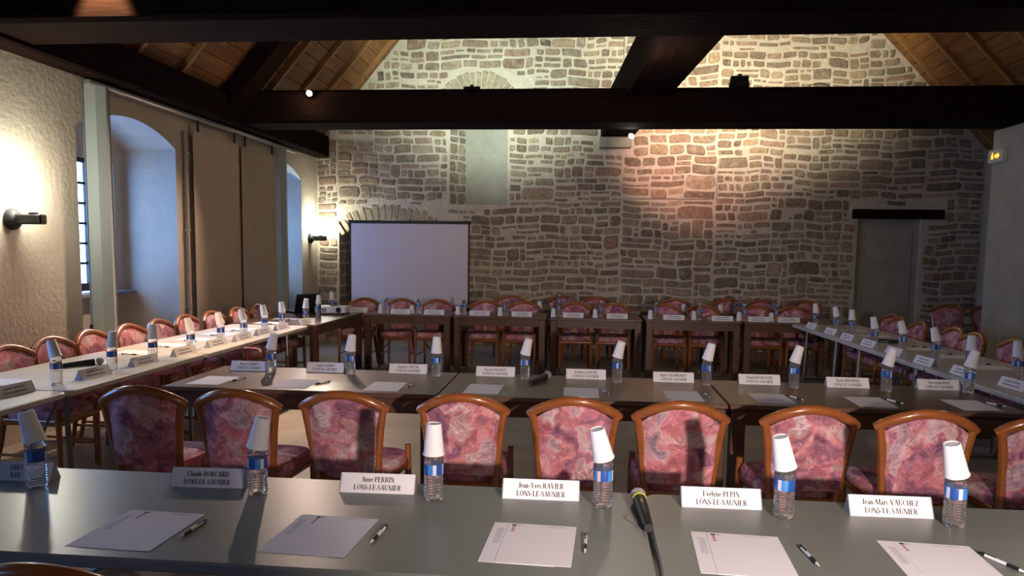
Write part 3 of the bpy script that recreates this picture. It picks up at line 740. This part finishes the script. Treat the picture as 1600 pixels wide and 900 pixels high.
    g['u'] = (.56, line(.13,.2,.13,X,.14)+ser(.10,X-.05,.2)+arc(.26,.20,.20,.21,180,330)+line(.40,0,.40,X,.14)+ser(.37,X-.05,.18)+ser(.45,0,.14))
    g['v'] = (.50, line(.10,X,.26,0,.15)+line(.41,X,.26,0,TN)+ser(.10,X-.05,.24)+ser(.41,X-.05,.18))
    g['y'] = (.50, line(.10,X,.27,.05,.15)+line(.41,X,.18,-.28,TN)+ser(.10,X-.05,.24)+ser(.41,X-.05,.18)+arc(.14,-.22,.07,.07,0,360,8))
    g['-'] = (.36, bar(.05,.31,.30,.12))
    g[' '] = (.28, [])
    return g
GL = glyph_font()
def text_faces(txt, h, cx, y0):
    """list of quads (in the card's face plane) for a centred line of text of cap height h"""
    wtot = sum(GL[c][0] for c in txt)*h; x = cx-wtot/2; out = []
    for c in txt:
        adv, qs = GL[c]
        out += [[(x+u*h, y0+v*h) for u, v in q] for q in qs]
        x += adv*h
    return out
# ------------------------------------------------------------------ tent name cards (front face looks along -Y)
CW, CH, CD = .26, .062, .030        # width, height along the face, half depth
def make_card(lines, w=CW):
    t = empty('name_card')
    n = math.hypot(CH, CD)
    th = .0016
    mb = MB()
    for s in (-1, 1):      # two leaves of the folded card
        mb.add([(-w/2, s*CD, 0), (w/2, s*CD, 0), (w/2, 0, CH), (-w/2, 0, CH), (-w/2, s*(CD-th*1.4), 0), (w/2, s*(CD-th*1.4), 0), (w/2, 0, CH-th*2), (-w/2, 0, CH-th*2)],
               [(0,1,2,3),(7,6,5,4),(0,4,5,1),(1,5,6,2),(2,6,7,3),(3,7,4,0)])
    leaf = mb.build('folded_card', M['card'], t)
    MB().box(-w/2-.003, w/2+.003, CD, CD+.0012, 0, .003).build('holder_lip', M['acrylic'], t)
    for s in (-1, 1):   # clear holder ends
        MB().add([(s*(w/2+.001), -CD, 0), (s*(w/2+.001), CD, 0), (s*(w/2+.001), 0, CH), (s*(w/2+.003), -CD, 0), (s*(w/2+.003), CD, 0), (s*(w/2+.003), 0, CH)],
                 [(0,1,2),(5,4,3),(0,3,4,1),(1,4,5,2),(2,5,3,0)]).build('holder_end', M['acrylic'], t)
    mb = MB()
    for k, ln in enumerate(lines):
        if isinstance(ln, str): qs = text_faces(ln, .0180, 0, [.0385, .0110][k])
        else: qs = [[(a, b), (c, b), (c, d), (a, d)] for a, b, c, d in ln]
        for q in qs:
            vs = []
            for u, v in q:
                f = v/n; vs.append((u, -CD+CD*f-.0009, CH*f+.0004))
            mb.add(vs, [tuple(range(len(vs)))])
    mb.build('printed_name', M['ink'] if isinstance(lines[0], str) else M['pale_ink'], leaf, fix=False)
    return t
TOWN = 'LONS-LE-SAUNIER'
def put_card(x, y, rz, lines, label, group):
    c = make_card(lines); c.location = (x, y, TZ); c.rotation_euler = (0,0,rz); tag(c, label, 'name card', group); return c
front = [(-2.02,2.46,['UBEY','NAY']), (-1.31,2.48,['Claude BORCARD',TOWN]), (-.70,2.50,['Anne PERRIN',TOWN]), (-.13,2.51,['Jean-Yves RAVIER',TOWN]), (.475,2.505,['Evelyne PEPIN',TOWN]), (1.015,2.495,['Jean-Marc VAUCHEZ',TOWN])]
for i, (x, y, l) in enumerate(front):
    put_card(x, y, [.06,.05,.03,.02,.02,.02][i], l, '%s white name card from the left on the grey front table' % ORD[i] if i else 'white name card cut by the left edge on the grey front table', 'name cards on the front tables')
mid = ['Pierre LAURIOT','Laura LANDRY','Jacques LANÇON','Pascal LAGALICE','Evelyne LACROIX','Agnès CHAMBARET','Daniel BOURGEOIS','Nicole BERTHOD','Christophe BOIS']
for i, x in enumerate([-2.265,-1.74,-1.175,-.575,.03,.60,1.15,1.695,2.26]):
    put_card(x, [4.88,4.91,4.95,4.94,4.94,4.92,4.93,4.91,4.93][i], .0, [mid[i], TOWN], '%s white name card from the left on the brown middle tables' % ORD[i], 'name cards on the middle tables')
blur = [[(-.075,.040,-.01,.050),(-.004,.040,.07,.050)], [(-.085,.016,.08,.026)]]      # two lines of print too small to read
proto_card = Proto(make_card(blur)); tag(proto_card.root, 'x', 'name card')
def side_card(x, y, rz, label, group):
    return proto_card.get((x, y, TZ), rz, label, group)
for i, (x, y) in enumerate([(-3.17,3.84),(-3.11,4.45),(-3.10,4.98),(-3.08,5.48),(-3.08,6.00),(-3.06,6.44),(-3.06,6.88),(-3.06,7.32),(-3.05,7.90)]):
    side_card(x, y, PI/2-.08, '%s name card on the cream tables, counted from the camera' % ORD[i], 'name cards along the windows')
for i, (x, y) in enumerate([(2.78,5.04),(2.70,5.52),(2.66,6.03),(2.66,6.60),(2.64,7.12),(2.62,7.62),(2.63,8.15),(2.60,8.72)]):
    side_card(x, y, -PI/2+.08, '%s name card on the pale tables, counted from the camera' % ORD[i], 'name cards on the right side')
for i, x in enumerate([-2.93,-2.34,-1.90,-1.31,-.77,-.12,.43,1.13,1.72,2.16,2.52]):
    side_card(x, 9.42 if i else 9.50, 0, '%s name card from the screen on the far wooden tables' % ORD[i], 'name cards on the far tables')

# ------------------------------------------------------------------ bottles and foam cups
def make_bottle():
    t = empty('water_bottle'); tag(t, 'x', 'bottle')
    prof = [(.012,.006),(.024,.0),(.030,.004),(.0325,.012)]
    z = .016
    while z < .088:
        prof += [(.0330, z), (.0312, z+.0045)]; z += .009
    prof += [(.0322,.092),(.0322,.130),(.0330,.134),(.0325,.146),(.028,.160),(.020,.174),(.0135,.182),(.0130,.190)]
    body = MB().lathe(prof, 20).build('body', M['water'], t, True)
    MB().lathe([(.0327,.094),(.0329,.095),(.0329,.128),(.0327,.129)], 28, cap=False).build('label_band', M['label'], body, True)
    MB().lathe([(.0145,.190),(.0150,.191),(.0150,.204),(.0135,.206)], 16).build('cap', M['bottle_cap'], t, True)
    return t
def make_cup():
    """foam cup standing upside down: rim at z=0"""
    t = empty('foam_cup'); tag(t, 'x', 'cup')
    MB().lathe([(.0335,.004),(.0365,.0),(.0375,.003),(.0360,.007),(.0345,.009),(.0255,.104),(.0245,.107),(.0215,.107),(.0210,.104),(.001,.104)], 28, cap=False).build('wall', M['cup'], t, True)
    MB().lathe([(.0335,.004),(.0240,.100),(.001,.100)], 28, cap=False).build('inside', M['cup'], t, True)
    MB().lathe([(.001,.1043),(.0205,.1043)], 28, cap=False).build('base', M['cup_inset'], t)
    return t
bottle, cup = Proto(make_bottle()), Proto(make_cup())
def bottle_with_cup(x, y, lean, az, blabel, clabel, group):
    """lean: tilt of the cup (radians), az: the direction it tips towards"""
    bottle.get((x, y, TZ), rs.uniform(0, 6.28), blabel, group+', bottles')
    c = cup.get((x, y, TZ+.152), 0, clabel, group+', cups')
    ax = Vector((-math.sin(az), math.cos(az), 0))
    q = Matrix.Rotation(lean, 4, ax)
    c.rotation_euler = q.to_euler()
    low = Vector((math.cos(az), math.sin(az), 0))*.0
    c.location = Vector((x, y, TZ+.158+.006*min(1, lean*4))) + low
for i, (x, y, ln, az) in enumerate([(-1.89,2.38,.24,PI+.3),(-1.10,2.41,.20,.2),(-.49,2.43,.0,0),(.08,2.44,.27,PI+.5),(.66,2.42,.24,PI+.35),(1.18,2.41,.27,PI+.35)]):
    bottle_with_cup(x, y, ln, az, '%s water bottle from the left on the grey front table' % ORD[i], '%s upturned foam cup from the left along the grey front table' % ORD[i], 'set on the front tables')
for i, (x, y) in enumerate([(-2.08,4.80),(-1.54,4.82),(-.96,4.84),(-.37,4.85),(.23,4.83),(.80,4.83),(1.34,4.82),(1.89,4.79),(2.385,4.81)]):
    bottle_with_cup(x, y, [.24,.14,.02,.22,.24,.24,.27,.27,.27][i], -.2, '%s water bottle from the left on the brown middle tables' % ORD[i], '%s upturned foam cup from the left along the brown middle tables' % ORD[i], 'set on the middle tables')
for i, (x, y) in enumerate([(-3.16,4.18),(-3.15,4.70),(-3.15,5.18),(-3.13,5.68),(-3.14,6.20),(-3.12,6.60),(-3.13,7.08),(-3.15,7.56),(-3.10,8.10),(-3.19,8.75),(-3.27,9.47)]):
    bottle_with_cup(x, y, [.27,.14,.06,.24,.25,.25,.2,.1,.08,.05,.05][i], [PI,0,0,PI,PI,PI,PI,PI,0,0,PI][i], '%s water bottle along the windows, counted from the camera' % ORD[i], '%s upturned foam cup along the windows, counted from the camera' % ORD[i], 'set along the windows')
for i, (x, y) in enumerate([(3.00,5.42),(2.84,5.72),(2.84,6.27),(2.80,6.80),(2.71,7.20),(2.82,8.12),(2.78,8.48),(2.70,8.95)]):
    bottle_with_cup(x, y, [.1,.06,.26,.25,.2,.06,.2,.1][i], PI, '%s water bottle on the pale tables, counted from the camera' % ORD[i], '%s upturned foam cup on the pale tables, counted from the camera' % ORD[i], 'set on the right side')
for i, x in enumerate([-2.55,-2.13,-1.53,-.98,-.30,.23,.92,1.46,2.01,2.40]):
    bottle.get((x, 9.50, TZ), rs.uniform(0,6), '%s water bottle from the screen on the far wooden tables' % ORD[i], 'set on the far tables, bottles')
    cup.get((x-.072, 9.48, TZ), 0, '%s upturned foam cup from the screen on the far wooden tables' % ORD[i], 'set on the far tables, cups')
for i, x in enumerate([-.83,-.62,-.02,1.42,1.93,2.48]):
    cup.get((x, 10.72, TZ), 0, '%s foam cup from the screen on the row against the stone wall' % ORD[i], 'set on the last row, cups')
for i, x in enumerate([-.34,-.18,2.16,2.25,2.66]):
    bottle.get((x, 10.75, TZ), rs.uniform(0,6), '%s water bottle from the screen on the row against the stone wall' % ORD[i], 'set on the last row, bottles')

# ------------------------------------------------------------------ sheets of paper and pens
def make_sheets(two=True, marks=True):
    t = empty('letterhead_paper'); tag(t, 'x', 'paper')
    w, h = .21, .297
    if two:
        low = MB().box(-w/2-.045, w/2-.045, -h/2, h/2+.002, .0002, .0008).build('lower_sheet', M['paper'], t)
        mb = MB()
        for k in range(14): mb.box(-w/2-.030+(k%3)*.002, -w/2-.008, h/2-.05-k*.0085, h/2-.047-k*.0085, .00082, .00090)
        mb.build('margin_print', M['pale_ink'], low)
    top = MB().add([(-w/2,-h/2,.0010),(w/2,-h/2+.002,.0010),(w/2,h/2,.0010),(-w/2,h/2,.0010),(-w/2,-h/2,.0017),(w/2,-h/2+.002,.0017),(w/2,h/2,.0017),(-w/2,h/2,.0017)],
             [(3,2,1,0),(4,5,6,7),(0,1,5,4),(1,2,6,5),(2,3,7,6),(3,0,4,7)]).build('top_sheet', M['paper'], t)
    if marks:
        mb = MB(); mb.box(-w/2+.012, -w/2+.026, h/2-.020, h/2-.010, .00172, .0018); mb.box(-w/2+.028, -w/2+.040, h/2-.017, h/2-.014, .00172, .0018)
        mb.build('emblem', M['ink'], top)
        mb = MB()
        for k in range(3): mb.box(-w/2+.014, -w/2+.024, h/2-.034-k*.016, h/2-.026-k*.016, .00172, .0018)
        mb.build('red_marks', M['red_ink'], top)
        mb = MB(); mb.box(.0, .075, h/2-.014, h/2-.012, .00172, .0018); mb.box(.01, .065, h/2-.018, h/2-.0165, .00172, .0018)
        mb.build('address_lines', M['pale_ink'], top)
    return t
def make_pen():
    """ballpoint lying along +Y, tip at -Y"""
    t = empty('ballpoint_pen'); tag(t, 'x', 'pen')
    def seg(y0, y1, r0, r1): return MB().tube([(0,y0,.0052),(0,y1,.0052)], [r0,r1], 10)
    seg(-.070,-.052,.0014,.0042).build('tip', M['white_plastic'], t, True)
    seg(-.052,-.016,.0050,.0052).build('grip', M['black'], t, True)
    seg(-.016,.050,.0050,.0050).build('barrel', M['white_plastic'], t, True)
    seg(.050,.070,.0050,.0036).build('push_button', M['black'], t, True)
    MB().box(-.0018,.0018,.018,.062,.0098,.0118).build('clip', M['black'], t)
    return t
sheets, single, pen = Proto(make_sheets()), Proto(make_sheets(False, False)), Proto(make_pen())
for i, (x, y, r, px, py, pr) in enumerate([(-1.285,2.05,-.03,-1.148,2.07,-.05),(-.735,2.08,-.05,-.588,2.10,-.08),(-.115,2.095,-.04,.022,2.11,-.02),(.485,2.095,-.05,.648,2.10,.10),(1.03,2.095,-.05,1.172,2.12,.42)]):
    sheets.get((x, y, TZ), r, '%s letterhead sheets from the left on the grey front table' % ORD[i], 'papers on the front tables')
    pen.get((px, py, TZ), pr, '%s black and white pen from the left on the grey front table' % ORD[i], 'pens on the front tables')
for i, (x, y) in enumerate([(-2.31,4.45),(-1.755,4.43),(-1.195,4.43),(-.59,4.45),(.0,4.43),(.60,4.43),(1.11,4.43),(1.66,4.42),(2.21,4.42)]):
    r = [-.0,.0,.02,-.02,.0,.0,.02,.0,.0][i]
    single.get((x, y, TZ), r, '%s white sheet from the left on the brown middle tables' % ORD[i], 'papers on the middle tables')
    if i not in (3,):
        pen.get((x+.145, y+.03, TZ), [-.3,-.5,-.1,0,.3,.1,.4,.4,.4][i], '%s pen from the left on the brown middle tables' % ORD[i if i < 3 else i-1], 'pens on the middle tables')
for i, (x, y) in enumerate([(-3.52,4.18),(-3.50,5.02),(-3.50,5.52),(-3.50,5.98),(-3.48,6.38),(-3.46,6.82),(-3.46,7.24),(-3.45,7.92),(-3.45,8.42)]):
    single.get((x, y, TZ), PI/2+rs.uniform(-.05,.05), '%s white sheet along the windows, counted from the camera' % ORD[i], 'papers along the windows')
    pen.get((x+.04, y-.135, TZ), PI/2+rs.uniform(-.1,.1), '%s pen along the windows, counted from the camera' % ORD[i], 'pens along the windows')
for i, (x, y) in enumerate([(3.10,5.0),(3.10,5.95),(3.08,6.52),(3.08,7.0),(3.02,8.02),(3.0,8.6)]):
    single.get((x, y, TZ), -PI/2+rs.uniform(-.05,.05), '%s white sheet on the pale tables, counted from the camera' % ORD[i], 'papers on the right side')
    pen.get((x+.03, y+.16, TZ), PI/2+rs.uniform(-.15,.15), '%s pen on the pale tables, counted from the camera' % ORD[i], 'pens on the right side')
for i, x in enumerate([-2.36,-1.93,-1.33,-.80,-.12,.42,1.12,1.70,2.2]):
    single.get((x, 9.72, TZ), PI, '%s white sheet from the screen on the far wooden tables' % ORD[i], 'papers on the far tables')

# ------------------------------------------------------------------ microphones and other things on the tables
def microphone(loc, rz, label, ring=True):
    """head towards +Y"""
    t = empty('microphone', loc, rz); tag(t, label, 'microphone', 'hand microphones')
    r0 = .0265; 
    def axis(y, z): return (0, y, z)
    hd = MB().tube([axis(-.165,.0165), axis(-.150,.0175), axis(-.05,.021), axis(.055,.0235)], [.0125,.0165,.019,.0225], 16).build('handle', M['black'], t, True)
    MB().tube([axis(-.178,.0155), axis(-.165,.0160)], [.013,.015], 14).build('end_cap', M['matt_black'], t, True)
    if ring: MB().tube([axis(.055,.0240), axis(.068,.0245)], [.0240,.0245], 16).build('colour_ring', M['yellow'], t, True)
    pts = []; rr = []
    for k in range(9):
        a = -.9+k*(PI/2+.9)/8; pts.append(axis(.094+.027*math.sin(a), .0265)); rr.append(max(.002, .0265*math.cos(a)))
    MB().tube(pts, rr, 18).build('grille', M['grille'], t, True)
    MB().box(-.004,.004,-.01,.012,.0405,.0435).build('switch', M['steel'], hd)
    return t
microphone((.205, 2.40, TZ), .05, 'black microphone with yellow ring lying on the grey front tables')
microphone((-.255, 4.80, TZ), -.35, 'black microphone lying on the centre brown table', False)
microphone((-3.44, 4.84, TZ), -.62, 'black microphone lying on the cream table by the windows', False)
t = MB().tube([(.19,2.235,TZ+.004),(.175,2.29,TZ+.0035),(.155,2.32,TZ+.0035),(.148,2.35,TZ+.0035),(.165,2.37,TZ+.0035)], .0012, 6).build('wire_loop', M['steel'])
tag(t, 'thin wire loop beside the microphone on the front table', 'wire')
t = empty('pouch', (2.93, 7.48, TZ), -.35); tag(t, 'flat black pouch lying on the pale tables', 'pouch')
rounded_slab(-.15,.15,-.07,.07,0,.028,.03,5,.008).build('case', M['black'], t); MB().box(-.13,.13,-.0715,-.069,.012,.016).build('zip', M['steel'], t)

t = empty('projector', (-3.17, 9.22, TZ), .05); tag(t, 'white video projector on the dark wooden corner table', 'projector')
rounded_slab(-.20,.20,-.14,.14,.018,.098,.03,5,.01).build('housing', M['white_plastic'], t)
MB().tube([(.11,-.145,.058),(.11,-.13,.058)], .034, 18).build('lens', M['black'], t)
mb = MB()
for k in range(6): mb.box(-.17+k*.022, -.157+k*.022, -.1415, -.1395, .035, .08)
mb.build('vent', M['matt_black'], t)
mb = MB()
for sx in (-1,1):
    for sy in (-1,1): mb.lathe([(.012,0),(.012,.02)], 10, (sx*.16, sy*.10, 0))
mb.build('feet', M['black'], t)
MB().bbox(-.05,.05,.02,.06,.0975,.101,.001).build('button_panel', M['matt_black'], t)
t = empty('laptop', (-3.63, 9.33, TZ), PI+.9); tag(t, 'open black laptop beside the projector', 'laptop')
MB().bbox(-.17,.17,-.12,.12,0,.022,.004).build('keyboard_base', M['laptop'], t)
o = MB().bbox(-.17,.17,-.006,.006,0,.235,.004).build('lid', M['laptop'], t); o.location = (0,.122,.018); o.rotation_euler = (-.28,0,0)
MB().box(-.155,.155,-.0068,-.0062,.02,.22).build('display', M['black'], o)
tag(MB().tube([(-3.05,9.45,TZ-.03),(-2.93,9.42,.62),(-2.92,9.3,.35),(-2.98,9.15,.12),(-3.1,9.0,.012),(-3.25,8.9,.008),(-3.4,9.1,.008)], .005, 6).build('power_cable', M['black']), 'black cable hanging from the projector table to the floor', 'cable')

# ------------------------------------------------------------------ projection screen on its tripod
t = empty('projection_screen', (-2.75, 11.62, 0)); tag(t, 'white projection screen with black edges before the stone wall', 'screen')
MB().box(-.945, .945, -.006, 0, .50, 1.97).build('fabric', M['screen'], t)
for s in (-1, 1): MB().box(s*.953-.014, s*.953+.014, -.009, .001, .48, 1.97).build('black_border', M['black'], t)
MB().bbox(-.985, .985, -.03, .04, 1.965, 2.012, .008).build('roller_case', M['black'], t)
MB().box(-.96, .96, -.012, .006, .46, .50).build('bottom_bar', M['black'], t)
MB().tube([(0,.05,.12),(0,.05,2.04)], .014, 10).build('pole', M['matt_black'], t)
for k in range(3):
    a = PI/2+k*2*PI/3; MB().tube([(0,.05,.45),(.42*math.cos(a), .05+.42*math.sin(a), .01)], .010, 8).build('leg', M['matt_black'], t)

# ------------------------------------------------------------------ curtains along the windows
XC = XL+.055
rail = MB().bbox(XC-.03, XC+.03, 6.34, 11.1, 2.985, 3.035, .006).build('curtain_rail', M['alu'])
tag(rail, 'pale curtain rail under the wall plate', 'rail')
def fabric_panel(y0, y1, z0, z1, label):
    t = empty('panel_curtain', (XC+.02, (y0+y1)/2, 0)); tag(t, label, 'curtain', 'flat panel curtains')
    n = 40; vs = []; fs = []; w = y1-y0
    for k in range(n+1):
        y = -w/2+w*k/n; x = .0025*(k % 2)
        for z in (z0, z1): vs.append((x, y, z)); 
    for k in range(n): fs.append((2*k, 2*k+1, 2*k+3, 2*k+2))
    m = len(vs); vs += [(-.006, -w/2, z0), (-.006, -w/2, z1), (-.006, w/2, z0), (-.006, w/2, z1)]
    fs += [(m, m+2, m+3, m+1), (0, m, m+1, 1), (2*n, 2*n+1, m+3, m+2), (1, m+1, m+3), (0, 2*n, m+2)]
    MB().add(vs, fs).build('fabric', M['panel'], t, fix=False)
    MB().bbox(-.012, .012, -w/2, w/2, z1-.004, z1+.025, .003).build('top_batten', M['panel'], t)
    MB().bbox(-.012, .012, -w/2, w/2, z0-.02, z0+.004, .003).build('weight_bar', M['alu'], t)
    for s in (-.8, .8): MB().box(-.008, .008, s*w/2-.012, s*w/2+.012, z1+.02, 2.984).build('hanger', M['matt_black'], t)
fabric_panel(8.10, 9.21, .35, 2.83, 'beige panel curtain on the window wall, nearer to the camera')
fabric_panel(9.29, 10.34, .35, 2.83, 'beige panel curtain on the window wall, farther from the camera')
t = empty('conduit', (XL+.03, 8.02, 0)); tag(t, 'slim grey pipe on the wall beside the beige curtains', 'pipe')
MB().tube([(0,0,.0),(0,0,2.84)], .022, 10).build('pipe', M['panel'], t, True)
for z in (.9, 1.75, 2.6): MB().box(-.03, .026, -.03, .03, z-.015, z+.015).build('clamp', M['alu'], t)
MB().box(XL, XL+.025, 9.225, 9.275, .2, 2.86).build('gap_shadow_strip', M['win_frame'], wall_left)  # dark strip standing in for the shadow in the gap between the panels
def folded_curtain(y, label, n=3):
    t = empty('folded_curtain', (XL, y, 0)); tag(t, label, 'curtain', 'folded grey curtains')
    x, yy = .015, .0
    path = [(.008,.0),(.11,.03),(.16,.10),(.15,.145),(.09,.16),(.14,.185),(.10,.21),(.008,.20)]
    vs = []; fs = []
    for (a, b) in path:
        for z, s in ((.62, 1.06), (2.985, 1.)): vs.append((a*s, b*s, z))
    m = len(path)
    for k in range(m-1): fs.append((2*k, 2*k+1, 2*k+3, 2*k+2))
    fs.append(tuple(2*k for k in range(m))); fs.append(tuple(2*k+1 for k in range(m-1, -1, -1)))
    MB().add(vs, fs).build('fabric', M['curtain'], t)
    MB().tube([(.02,-.012,.75),(.02,-.012,2.98)], .004, 6).build('pull_cord', M['alu'], t)
    MB().bbox(.010,.032,-.026,-.004,.70,.86,.004).build('cord_weight', M['matt_black'], t)
folded_curtain(6.345, 'grey-green folded curtain hanging beside the nearer window niche')
folded_curtain(10.40, 'grey-green folded curtain hanging beside the far window niche')
t = empty('wall_socket', (XL, 6.6, .62)); 
tag(t, 'small white socket box on the wall under the nearer window curtain', 'socket')
MB().bbox(0,.035,-.05,.05,-.06,.0,.006).build('box', M['white_plastic'], t); MB().lathe([(.02,0),(.02,.004)], 14, (.0,.0,0)).build('cover', M['white_plastic'], t)

# ------------------------------------------------------------------ lamps
def sconce(y, z, energy, label):
    t = empty('wall_lamp', (XL, y, z)); tag(t, label, 'wall lamp', 'wall lamps beside the windows')
    mb = MB(); vs = []
    prof = [(.0,.085),(.022,.085),(.050,.066),(.068,.035),(.072,.0)]
    n = 20; fs = []
    for x, r in prof:
        r = max(r, .001)
        for k in range(n): vs.append((x, r*math.cos(2*PI*k/n), r*math.sin(2*PI*k/n)))
    for i in range(len(prof)-1):
        for k in range(n): fs.append((i*n+k, i*n+(k+1)%n, (i+1)*n+(k+1)%n, (i+1)*n+k))
    mb.add(vs, fs).build('wall_plate', M['matt_black'], t, True)
    MB().bbox(.035,.275,-.038,.038,-.038,.040,.010).build('arm', M['matt_black'], t)
    MB().lathe([(.030,.040),(.034,.044),(.034,.056),(.028,.060)], 18, (.185,0,0)).build('holder', M['steel'], t, True)
    MB().lathe([(.028,.060),(.048,.080),(.056,.12),(.052,.165),(.032,.195),(.008,.203)], 20, (.185,0,0)).build('glass_shade', M['sconce_glass'], t, True)
    lamp('wall_lamp_light', 'POINT', (XL+.185, y, z+.22), energy, (1.0, .98, .84), None, .05)
sconce(5.46, 1.77, 34, 'black wall lamp glowing on the cream wall near the camera')
sconce(11.84, 1.72, 26, 'black wall lamp glowing beside the stone corner')
def spot_fixture(loc, direction, label):
    t = empty('spotlight', loc); tag(t, label, 'spotlight', 'spotlights on the timbers')
    d = Vector(direction).normalized()
    MB().tube([tuple(-d*.075), tuple(-d*.07), tuple(d*.0)], [.020,.032,.040], 16).build('lamp_can', M['matt_black'], t, True)
    pts = [tuple(d*(.002+.014*math.sin(a))) for a in (0,.5,1.,1.5)]
    MB().tube(pts, [.034,.030,.019,.003], 16).build('bulb', M['bulb'], t, True)
    return t
t = spot_fixture((-3.33, 8.90, 3.42), (-.05,-.85,-.45), 'glowing spotlight on the face of the farther tie beam')
MB().box(-.012,.012,.05,.125,-.01,.012).build('bracket', M['matt_black'], t)
t = spot_fixture((.56, 9.68, 3.03), (-.2,-.6,-.5), 'small glowing spotlight under the lengthwise beam')
MB().box(-.012,.012,-.02,.02,.04,.08).build('bracket', M['matt_black'], t)
def flood(loc, label):
    t = empty('floodlight', loc); tag(t, label, 'floodlight', 'floodlights on the tie beam')
    MB().bbox(-.105,.105,.0,.085,.045,.215,.008).build('housing', M['matt_black'], t)
    for k in range(5): MB().box(-.09+.04*k,-.08+.04*k,-.018,.0,.06,.20).build('cooling_fin', M['matt_black'], t)
    MB().box(-.09,.09,.085,.089,.06,.20).build('lens', M['bulb'], t)
    for s in (-1,1): MB().box(s*.115-.005, s*.115+.005, .025, .055, 0, .14).build('bracket_arm', M['matt_black'], t)
    MB().box(-.12,.12,.02,.06,0,.008).build('bracket_foot', M['matt_black'], t)
    MB().box(-.02,.02,.01,.05,.215,.238).build('junction_box', M['matt_black'], t)
flood((1.82, 9.42, 3.49), 'black floodlight standing on the tie beam, lighting the gable')
flood((-1.47, 9.605, 3.425), 'small floodlight peeping over the tie beam below the blind arch')
tag(MB().tube([(2.55,9.30,3.492),(2.60,9.30,3.56),(2.72,9.30,3.585),(2.82,9.30,3.55),(2.86,9.30,3.495),(2.93,9.30,3.493)], .006, 6).build('loose_cable', M['black']), 'loose black cable loop on top of the tie beam', 'cable')

t = empty('exit_sign', (4.90, 9.53, 2.77)); tag(t, 'small lit emergency exit sign on the grey pier', 'exit sign')
MB().bbox(-.06, 0, -.16, .16, -.075, .075, .008).build('housing', M['exit_face'], t)
mb = MB()
mb.add([(-.0605,.09,-.03),(-.0605,.03,-.03),(-.0605,.045,.03),(-.0605,.075,.03)], [(0,1,2,3)]).add([(-.0605,.065,.035),(-.0605,.05,.035),(-.0605,.05,.05),(-.0605,.065,.05)], [(0,1,2,3)])
mb.add([(-.0605,.01,-.02),(-.0605,-.05,-.02),(-.0605,-.05,.02),(-.0605,.01,.02)], [(0,1,2,3)]).add([(-.0605,-.05,-.04),(-.0605,-.10,.0),(-.0605,-.05,.04)], [(0,1,2)])
mb.build('running_figure_and_arrow', M['exit_mark'], t, fix=False)
